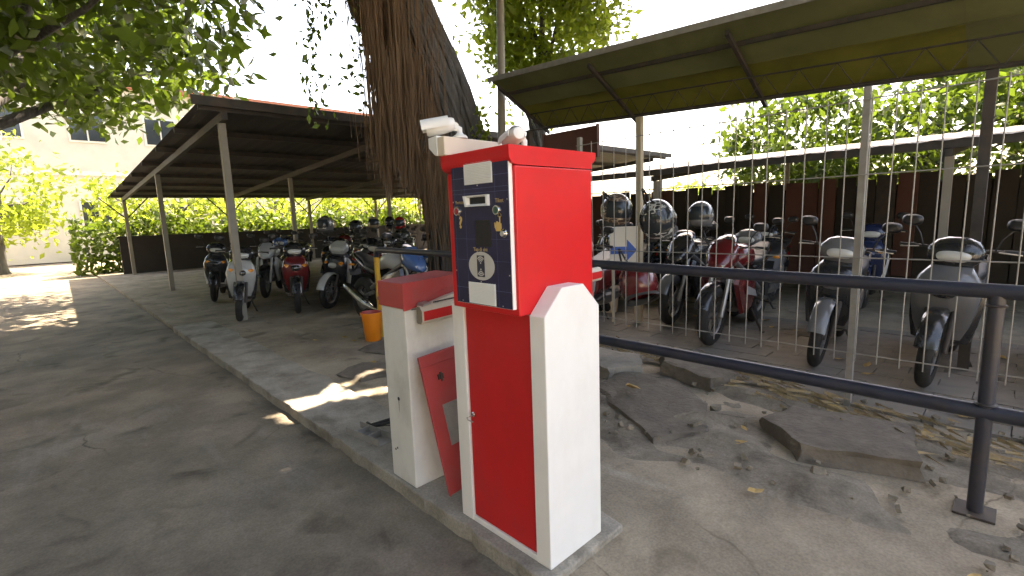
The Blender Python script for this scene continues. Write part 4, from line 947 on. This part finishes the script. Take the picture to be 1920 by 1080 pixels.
def make_scooter():
    t = empty('scooter')
    wheel(t, .64, .275, .085); wheel(t, -.60, .275, .095)
    MB().tube([(.64, .075, .275), (.50, .075, .66)], .020, 10).tube([(.64, -.075, .275), (.50, -.075, .66)], .020, 10).tube([(.50, 0, .62), (.40, 0, .98)], .024, 10).box(.47, .53, -.095, .095, .63, .665).build('fork', 'dark_steel', t, smooth=50)
    MB().arc(.64, .275, .300, R(15), R(165), .065, .022, 12).build('front_fender', 'paint_black', t, smooth=50)
    # front apron: lofted upwards
    MB().loft([(.34, .40, 0, .05, .13, 3), (.45, .435, 0, .062, .165, 3), (.58, .475, 0, .085, .19, 2.6), (.70, .49, 0, .105, .20, 2.4), (.80, .47, 0, .10, .175, 2.3), (.88, .43, 0, .07, .12, 2.2)], 'z', 20).build('front_apron', 'paint_black', t, smooth=50)
    MB().loft([(.30, .33, 0, .03, .17, 3.5), (.45, .345, 0, .03, .20, 3.5), (.62, .35, 0, .032, .215, 3.5), (.76, .345, 0, .03, .19, 3), (.82, .345, 0, .02, .14, 2.5)], 'z', 18).build('leg_shield', 'paint_grey', t, smooth=50)
    MB().loft([(.565, 0, .71, .075, .045, 2.4), (.60, 0, .70, .068, .040, 2.4), (.612, 0, .695, .04, .022, 2.2)], 'x', 18).build('nose_badge', 'paint_black', t, smooth=50)
    for s_ in (-1, 1):
        MB().loft([(.535, s_*.125, .745, .040, .030, 2.2), (.575, s_*.120, .735, .030, .020, 2.2)], 'x', 14).build('indicator', 'indicator', t, smooth=50)
    MB().loft([(.87, .40, 0, .06, .10, 2.4), (.93, .405, 0, .085, .155, 2.4), (1.0, .40, 0, .085, .165, 2.4), (1.06, .375, 0, .055, .12, 2.2), (1.085, .36, 0, .025, .06, 2)], 'z', 20).build('handlebar_cowl', 'paint_black', t, smooth=50)
    MB().loft([(.455, 0, .955, .105, .046, 2.5), (.487, 0, .95, .095, .040, 2.4), (.500, 0, .947, .055, .022, 2.2)], 'x', 20).build('headlight', 'lens', t, smooth=50)
    handlebar(t, .37, .985, .34, .10); mirrors(t, .32, .995, .20)
    MB().loft([(.34, 0, .315, .16, .03, 4), (.15, 0, .30, .175, .03, 4), (-.08, 0, .32, .16, .045, 4)], 'x', 16).build('floorboard', 'black_plastic', t, smooth=50)
    MB().loft([(.02, 0, .50, .10, .17, 3), (-.15, 0, .53, .155, .185, 3), (-.40, 0, .58, .175, .165, 2.7), (-.65, 0, .645, .145, .12, 2.5), (-.88, 0, .715, .085, .06, 2.3), (-.96, 0, .735, .04, .025, 2)], 'x', 20).build('body_panel', 'paint_black', t, smooth=50)
    MB().loft([(.06, 0, .705, .09, .04, 3), (-.10, 0, .735, .13, .055, 3), (-.30, 0, .755, .15, .055, 3), (-.42, 0, .79, .145, .055, 3), (-.66, 0, .81, .115, .05, 3), (-.78, 0, .80, .07, .03, 2.5)], 'x', 18).build('seat', 'seat_vinyl', t, smooth=50)
    MB().tube([(-.62, .12, .80), (-.90, .10, .86), (-.95, 0, .865), (-.90, -.10, .86), (-.62, -.12, .80)], .012, 8).build('grab_rail', 'dark_steel', t, smooth=50)
    MB().loft([(-.90, 0, .685, .10, .04, 2.5), (-.965, 0, .70, .07, .03, 2.3), (-.985, 0, .705, .03, .015, 2)], 'x', 16).build('tail_light', 'tail_red', t, smooth=50)
    MB().arc(-.60, .275, .315, R(95), R(178), .075, .015, 8).build('rear_fender', 'black_plastic', t, smooth=50)
    MB().box(-.004, .004, -.09, .09, -.05, .05, Matrix.Translation((-.955, 0, .53)) @ Matrix.Rotation(R(-18), 4, 'Y')).build('number_plate', 'black_plastic', t)
    MB().loft([(.02, 0, .26, .10, .07, 3), (-.25, .03, .27, .13, .085, 3), (-.50, .07, .28, .07, .07, 3), (-.66, .085, .28, .04, .06, 3)], 'x', 14).build('engine', 'engine_metal', t, smooth=50)
    MB().tube([(-.10, -.12, .20), (-.35, -.155, .21), (-.52, -.165, .27)], .022, 8).tube([(-.50, -.165, .265), (-.60, -.167, .295), (-.92, -.170, .36), (-.97, -.171, .37)], [.035, .058, .058, .035], 14).build('exhaust', 'engine_metal', t, smooth=50)
    for s_ in (-1, 1): MB().tube([(-.62, s_*.12, .33), (-.55, s_*.13, .62)], .022, 8).build('shock_absorber', 'steel', t, smooth=50)
    MB().tube([(-.10, .09, .22), (-.17, .19, .0), (-.21, .20, .0)], .012, 6).build('side_stand', 'dark_steel', t)
    return t
def make_motorbike():
    t = empty('motorbike')
    wheel(t, .68, .30, .095, 5); wheel(t, -.66, .30, .12, 5)
    MB().tube([(.68, .085, .30), (.47, .085, .88)], .022, 10).tube([(.68, -.085, .30), (.47, -.085, .88)], .022, 10).box(.44, .52, -.11, .11, .80, .83).box(.43, .50, -.11, .11, .90, .925).build('fork', 'steel', t, smooth=50)
    MB().arc(.68, .30, .325, R(20), R(160), .065, .02, 12).build('front_fender', 'paint_black', t, smooth=50)
    MB().loft([(.42, 0, .90, .11, .10, 2.4), (.50, 0, .91, .155, .14, 2.4), (.60, 0, .86, .145, .12, 2.3), (.70, 0, .80, .09, .065, 2.2), (.74, 0, .775, .04, .03, 2)], 'x', 20).build('nose_fairing', 'paint_black', t, smooth=50)
    for s_ in (-1, 1): MB().loft([(.665, s_*.055, .825, .050, .030, 2.3), (.715, s_*.045, .80, .035, .018, 2.2)], 'x', 14).build('headlight', 'lens', t, smooth=50)
    MB().loft([(.36, 0, 1.06, .06, .03, 2.3), (.44, 0, 1.04, .10, .035, 2.3), (.54, 0, .99, .12, .02, 2.3)], 'x', 16).build('windscreen', 'glass_dark', t, smooth=50)
    handlebar(t, .40, .955, .33, .10); mirrors(t, .42, .98, .20)
    MB().loft([(.34, 0, .80, .07, .08, 2.5), (.25, 0, .85, .14, .12, 2.5), (.08, 0, .87, .16, .12, 2.5), (-.10, 0, .82, .12, .09, 2.5), (-.20, 0, .77, .07, .05, 2.4)], 'x', 20).build('fuel_tank', 'paint_black', t, smooth=50)
    for s_ in (-1, 1):
        poly = [(.52, .78), (.30, .72), (.08, .66), (-.02, .46), (.10, .32), (.34, .28), (.46, .44), (.58, .62)]
        mb = MB(); nn = len(poly); c = np.mean(poly, 0)
        mb.add([(p[0], s_*.145, p[1]) for p in poly]+[(p[0]*.93+c[0]*.07, s_*.185, p[1]*.93+c[1]*.07) for p in poly]+[(c[0], s_*.215, c[1]+.03)],
               [(i, (i+1) % nn, nn+(i+1) % nn, nn+i) for i in range(nn)]+[(nn+i, nn+(i+1) % nn, 2*nn) for i in range(nn)]+[tuple(range(nn))[::-1]])
        fa = mb.build('side_fairing', 'paint_black', t, smooth=50)
        MB().add([(p[0], s_*(.2155+abs(0)), p[1]) for p in ((.42, .60), (.12, .52), (.06, .44), (.36, .50))], [(0, 1, 2, 3)]).build('side_stripe', 'paint_silver', fa, fix=False)
        MB().tube([(.46, s_*.06, .86), (.10, s_*.12, .66), (-.25, s_*.13, .48)], .028, 8).build('frame_spar', 'engine_metal', t, smooth=50)
        MB().tube([(-.25, s_*.10, .42), (-.66, s_*.105, .30)], [.03, .022], 8).build('swingarm', 'engine_metal', t, smooth=50)
        MB().tube([(-.28, s_*.16, .34), (-.28, s_*.25, .335)], .013, 8).build('footpeg', 'rubber', t)
        MB().loft([(-.70, s_*.15, .78, .022, .014, 2), (-.72, s_*.17, .78, .03, .018, 2), (-.75, s_*.17, .78, .02, .012, 2)], 'x', 10).build('indicator', 'indicator', t, smooth=50)
    MB().loft([(.36, 0, .42, .09, .10, 3), (.20, 0, .42, .135, .16, 3), (-.05, 0, .42, .14, .15, 3), (-.22, 0, .40, .09, .10, 3)], 'x', 16).build('engine', 'engine_metal', t, smooth=50)
    mb = MB()
    for q in range(7): mb.box(.16, .36, -.142, .142, .44+.024*q, .45+.024*q)
    mb.build('cooling_fins', 'engine_metal', t)
    MB().loft([(-.12, 0, .77, .09, .035, 3), (-.30, 0, .77, .13, .04, 3), (-.46, 0, .80, .12, .04, 3), (-.54, 0, .86, .105, .04, 3), (-.78, 0, .92, .07, .03, 2.5)], 'x', 18).build('seat', 'seat_vinyl', t, smooth=50)
    MB().loft([(-.18, 0, .68, .10, .06, 2.6), (-.45, 0, .74, .125, .07, 2.6), (-.70, 0, .83, .10, .06, 2.5), (-.90, 0, .90, .05, .035, 2.3), (-.96, 0, .915, .02, .015, 2)], 'x', 18).build('tail_cowl', 'paint_black', t, smooth=50)
    MB().loft([(-.86, 0, .845, .065, .03, 2.4), (-.93, 0, .86, .045, .02, 2.3)], 'x', 14).build('tail_light', 'tail_red', t, smooth=50)
    MB().box(-.004, .004, -.09, .09, -.05, .05, Matrix.Translation((-.93, 0, .66)) @ Matrix.Rotation(R(-25), 4, 'Y')).tube([(-.80, 0, .80), (-.93, 0, .70)], .02, 8).build('number_plate', 'black_plastic', t)
    MB().tube([(.36, -.06, .36), (.38, -.09, .22), (.15, -.12, .18), (-.25, -.15, .22)], .022, 8).tube([(-.22, -.15, .22), (-.32, -.165, .25), (-.78, -.20, .46), (-.84, -.20, .485)], [.03, .06, .06, .04], 14).build('exhaust', 'chrome', t, smooth=50)
    MB().arc(-.66, .30, .335, R(70), R(150), .07, .015, 8).build('rear_fender', 'black_plastic', t, smooth=50)
    MB().tube([(-.12, .12, .26), (-.16, .24, .0), (-.20, .25, .0)], .012, 6).build('side_stand', 'dark_steel', t)
    return t
PAINTED = ('front_apron', 'body_panel', 'front_fender', 'handlebar_cowl', 'nose_badge', 'nose_fairing', 'fuel_tank', 'side_fairing', 'tail_cowl')
sc_proto = make_scooter(); mo_proto = make_motorbike()
used = {'s': False, 'm': False}; LEAN = (-4, -6, -3, -7, -5, -2, -6); LEANED = []
def put(kind, x, y_, deg, col, label, col2=None, lean=-3):
    pr = sc_proto if kind == 's' else mo_proto
    if used[kind]: o = copy_tree(pr)
    else: o = pr; used[kind] = True
    o.location = (x, y_, GZ+.002 if x < 2.65 or y_ > 4 else .004); o.rotation_euler = (R(LEAN[len(LEANED) % 7]), 0, R(deg)); LEANED.append(1)
    tag(o, label, 'scooter' if kind == 's' else 'motorbike', 'motorbikes parked in the sheds')
    for ch in o.children:
        nm = ch.name.split('.')[0]
        if nm in PAINTED:
            ch.material_slots[0].link = 'OBJECT'
            ch.material_slots[0].material = MATS['paint_'+(col2 if col2 and nm in ('front_fender', 'handlebar_cowl', 'tail_cowl', 'nose_badge') else col)]
        if nm == 'leg_shield' and col2:
            ch.material_slots[0].link = 'OBJECT'; ch.material_slots[0].material = MATS['paint_'+col2]
    return o
BIKES = [
 ('m', 2.02, 4.66, -88, 'silver', 'black and silver sports motorbike with blue nose parked along the railing', 'black'),
 ('s', 3.9, 6.0, 205, 'blue', 'blue and white scooter parked behind the banyan trunk', 'white'),
 ('s', 3.95, 7.85, 228, 'cream', 'cream scooter facing the camera below the red helmet', 'black'),
 ('s', 2.55, 6.95, 215, 'black', 'black scooter with silver cowl at the left edge of the photo', 'silver'),
 ('s', 4.75, 7.2, 235, 'black', 'black scooter behind the blue and white one', None),
 ('s', 4.55, 8.9, 225, 'grey', 'grey scooter behind the cream one under the red helmet', None),
 ('m', 3.15, 8.5, 235, 'darkblue', 'dark blue motorbike in the second row left of the cream scooter', 'black'),
 ('s', 5.45, 8.3, 230, 'darkblue', 'dark blue scooter in the shade left of the hanging roots', None),
 ('s', 5.5, 10.0, 225, 'black', 'black scooter in the third row under the tan helmet', 'grey'),
 ('m', 6.5, 9.6, 225, 'black', 'black motorbike in the third row beside the tree trunk', None),
 ('s', 4.3, 10.6, 225, 'maroon', 'maroon scooter in the third row', None),
 ('s', 6.6, 11.6, 230, 'grey', 'grey scooter farthest back under the shed roof', None),
 ('s', 5.0, 6.3, 215, 'black', 'black scooter close behind the right side of the trunk', None),
 ('s', 3.3, 7.35, 220, 'grey', 'grey scooter beside the cream one, nearer the lane', 'black'),
 ('m', 4.9, 11.9, 225, 'grey', 'grey motorbike in the fourth row', None),
 ('s', 3.7, 12.6, 225, 'black', 'black scooter in the fourth row near the middle', None),
 ('s', 5.9, 13.2, 225, 'darkblue', 'dark blue scooter in the fourth row under the far roof', None),
 ('s', 7.6, 11.0, 225, 'black', 'black scooter in the third row behind the trunk', None),
 ('m', 7.4, 13.2, 225, 'black', 'black motorbike far back behind the trunk', None),
 ('s', 1.75, 7.2, 250, 'maroon', 'maroon scooter under the left end of the shed', 'black'),
 ('s', .95, 7.3, 250, 'silver', 'silver scooter at the lane end of the shed', 'black'),
 ('m', 2.1, 9.4, 240, 'silver', 'silver motorbike in the second row at the lane end', 'black'),
 ('s', 1.2, 9.8, 250, 'black', 'black scooter in the second row beside the lane', None),
 ('s', 3.0, 11.3, 240, 'blue', 'blue scooter in the third row beside the lane', None),
 ('s', 2.9, 6.3, 212, 'maroon', 'maroon scooter in front of the cream one, just left of the trunk', 'black'),
 ('s', 3.5, 9.5, 228, 'black', 'black scooter in the second row between grey and dark blue ones', None),
 ('s', 5.9, 7.4, 222, 'grey', 'grey scooter behind the trunk on the shed edge', 'black'),
 ('s', 4.9, 2.9, 188, 'black', 'black scooter in the middle row left of the arrow board', None),
 ('m', 4.75, 1.75, 184, 'black', 'black motorbike right behind the tan column', 'grey'),
 ('s', 3.70, 2.62, 190, 'maroon', 'maroon scooter with bright headlight behind the fence beside the kiosk', 'silver'),
 ('m', 4.15, .98, 183, 'maroon', 'maroon and black motorbike behind the fence, right of the arrow board', 'black'),
 ('s', 4.0, .05, 185, 'black', 'black scooter behind the fence, next to the maroon motorbike', 'grey'),
 ('s', 3.95, -.75, 178, 'grey', 'grey scooter behind the fence with black trim', 'black'),
 ('s', 4.05, -1.6, 184, 'blue', 'blue scooter behind the fence to the far right', 'black'),
 ('m', 4.1, -2.5, 180, 'black', 'black motorbike behind the fence at the far right', None),
 ('m', 5.6, 3.3, 175, 'black', 'black motorbike between the arrow board and the rusty board', None),
 ('s', 5.5, 2.2, 186, 'maroon', 'maroon scooter directly behind the arrow board', 'black'),
 ('s', 5.6, 1.3, 180, 'grey', 'grey scooter in the middle row behind the printed helmet', None),
 ('s', 6.6, 2.9, 170, 'black', 'black scooter behind the arrow board under the canopy', None),
 ('s', 6.9, 1.6, 186, 'black', 'black scooter in the back row behind the printed helmet', 'black'),
 ('s', 7.0, .3, 186, 'darkblue', 'dark blue scooter in the back row at right', None),
]
for b in BIKES: put(*b)
for ch in [o for o in bpy.data.objects if o.get('label', '').startswith('black and silver sports')][0].children:
    if ch.name.split('.')[0] in ('nose_fairing', 'front_fender'): ch.material_slots[0].material = MATS['paint_blue']
    if ch.name.split('.')[0] in ('side_fairing',): ch.material_slots[0].material = MATS['paint_black']
def bike_index(s): return [i for i, b in enumerate(BIKES) if b[5].startswith(s)][0]

# ------------------------------------------------------------------ helmets
def helmet(loc, az, tilt, s_, mat, label, strap=None, roll=0):
    t = empty('helmet', loc); tag(t, label, 'helmet', 'helmets left on the bikes and fence')
    rot = Matrix.Rotation(az, 4, 'Z') @ Matrix.Rotation(tilt, 4, 'Y') @ Matrix.Rotation(roll, 4, 'X') @ Matrix.Diagonal((s_, s_, s_, 1))
    n, m = 28, 16
    def rad(a, e):
        front = max(0, math.cos(a)); low = max(0, -math.sin(e))
        return 1+.16*front**2*low+.04*(1-front)*low
    vs_ = []
    for i in range(m+1):
        e = R(-48+138*i/m)
        for j in range(n):
            a = 2*math.pi*j/n; q = rad(a, e)
            dent = .90 if (abs((a+math.pi) % (2*math.pi)-math.pi) < R(62) and R(-14) < e < R(34)) else 1.0
            vs_.append(rot @ Vector((.142*q*dent*math.cos(e)*math.cos(a), .122*q*dent*math.cos(e)*math.sin(a), .140*math.sin(e))))
    f = [(i*n+j, i*n+(j+1) % n, (i+1)*n+(j+1) % n, (i+1)*n+j) for i in range(m) for j in range(n)]
    sh_ = MB().add(vs_, f).build('shell', mat, t, smooth=50)
    vs_ = []
    for i in range(7):
        e = R(-17+54*i/6)
        for j in range(15):
            a = R(-66+132*j/14); vs_.append(rot @ Vector((.1455*math.cos(e)*math.cos(a)*(1+.03*(1-i/6)), .1255*math.cos(e)*math.sin(a), .143*math.sin(e))))
    MB().add(vs_, [(i*15+j, i*15+j+1, (i+1)*15+j+1, (i+1)*15+j) for i in range(6) for j in range(14)]).build('visor', 'glass_dark', t, smooth=60, fix=False)
    pr_ = [(.098, -.104), (.112, -.108), (.112, -.096), (.10, -.07), (.09, -.08)]
    MB().lathe(pr_+[pr_[0]], 24, rot, cap=False).build('lining', 'foam', t, smooth=60)
    for s2_ in (-1, 1):
        MB().lathe([(.018, .118), (.018, .126), (.012, .129)], 14, rot @ Matrix.Rotation(R(-90*s2_), 4, 'X') @ Matrix.Translation((.02, 0, 0))).build('visor_pivot', 'steel', t, smooth=40)
    if strap: MB().tube([Vector(p)-Vector(loc) for p in strap], .009, 6).build('chin_strap', 'cloth_strap', t, smooth=60)
    return t
Wf = FXX+.0085
helmet((2.83, 1.17, 1.275), R(205), R(20), 1.32, 'helmet_black_print', 'black helmet with pale printed graphics hanging high on the wire fence', [(2.80, 1.24, 1.36), (2.68, 1.22, 1.46), (Wf+.012, 1.20, 1.547), (Wf, 1.19, 1.549), (2.67, 1.17, 1.47), (2.80, 1.14, 1.38)], R(14))
helmet((2.83, 1.37, .665), R(40), R(28), 1.5, 'paint_maroon', 'dark maroon helmet hanging low on the fence behind the top rail', [(2.80, 1.46, .74), (2.69, 1.47, .90), (Wf+.012, 1.45, 1.012), (Wf, 1.43, 1.014), (2.69, 1.42, .91), (2.82, 1.38, .76)], R(-10))
helmet((2.84, 1.62, 1.37), R(238), R(8), 1.2, 'helmet_brown_print', 'brown patterned helmet hanging on the fence under the bright gap', [(2.82, 1.66, 1.44), (2.68, 1.64, 1.50), (Wf+.012, 1.62, 1.547), (Wf, 1.61, 1.549), (2.68, 1.59, 1.50), (2.82, 1.58, 1.44)])
HZ = 1.305
def on_bike(idx, side, mat, label, s_=1.05, dz=0):
    b = BIKES[idx]; a = R(b[3]); lx, ly, lz = (.315, side*.29, 1.19) if b[0] == 's' else (.415, side*.29, 1.175)
    ln = R(LEAN[idx % 7]); ly, lz = ly*math.cos(ln)-lz*math.sin(ln), ly*math.sin(ln)+lz*math.cos(ln)
    X = b[1]+lx*math.cos(a)-ly*math.sin(a); Y = b[2]+lx*math.sin(a)+ly*math.cos(a)
    helmet((X, Y, GZ+lz+.125*s_+dz), a+random.uniform(-.3, .3), random.uniform(-.1, .15), s_, mat, label)
on_bike(5, 1, 'paint_red', 'glossy red helmet resting on a scooter mirror in the shed')
on_bike(5, -1, 'helmet_tan', 'tan helmet resting right beside the red helmet')
on_bike(8, -1, 'paint_black', 'black helmet on a mirror in the middle of the shed opening')
on_bike(9, 1, 'helmet_tan', 'tan helmet on a mirror next to the hanging roots')
on_bike(3, -1, 'paint_grey', 'grey helmet on the black scooter at the left edge')
on_bike(bike_index('maroon scooter in the third'), 1, 'paint_grey', 'dull grey helmet at the back of the shed opening')
on_bike(bike_index('grey motorbike in the fourth'), -1, 'helmet_tan', 'tan helmet farthest back under the shed')
on_bike(6, 1, 'paint_black', 'black helmet on the dark blue motorbike')
on_bike(bike_index('maroon and black'), -1, 'paint_grey', 'grey helmet on the maroon and black motorbike behind the fence')

# ------------------------------------------------------------------ arrow board and pail
ab = empty('arrow_board', (3.86, 2.20, 0)); ab.rotation_euler = (0, 0, R(38)); tag(ab, 'white board with a blue arrow pointing right, fixed to the tan column', 'sign')
MB().box(-.015, .0, -.175, .175, .69, 1.18).build('panel', 'board_white', ab, bevel=.003)
mb = MB(); mb.prism([(.165, .94), (.165, .85), (-.03, .85), (-.03, .765), (-.15, .895), (-.03, 1.025), (-.03, .94)], 'x', -.0185, -.0155); mb.build('arrow', 'blue_print', ab)
MB().box(.001, .03, -.15, -.12, 0.004, 1.15).box(.001, .03, .12, .15, .004, 1.15).build('stand', 'column_tan', ab)
pl = empty('cream_pail', (4.30, 2.74, .004)); pl.scale = (1.2, 1.2, 1.2); tag(pl, 'cream plastic pail standing behind the fence right of the kiosk', 'pail')
MB().lathe([(.09, 0), (.095, .006), (.125, .30), (.13, .30), (.13, .315), (.12, .315), (.115, .29), (.088, .012)], 28).build('pail_body', 'cream_plastic', pl, smooth=35)
MB().tube([(.128*math.cos(R(a)), .128*math.sin(R(a)), .29-.09*math.sin(R(a))) for a in range(0, 181, 15)], .004, 6).build('handle', 'steel', pl)
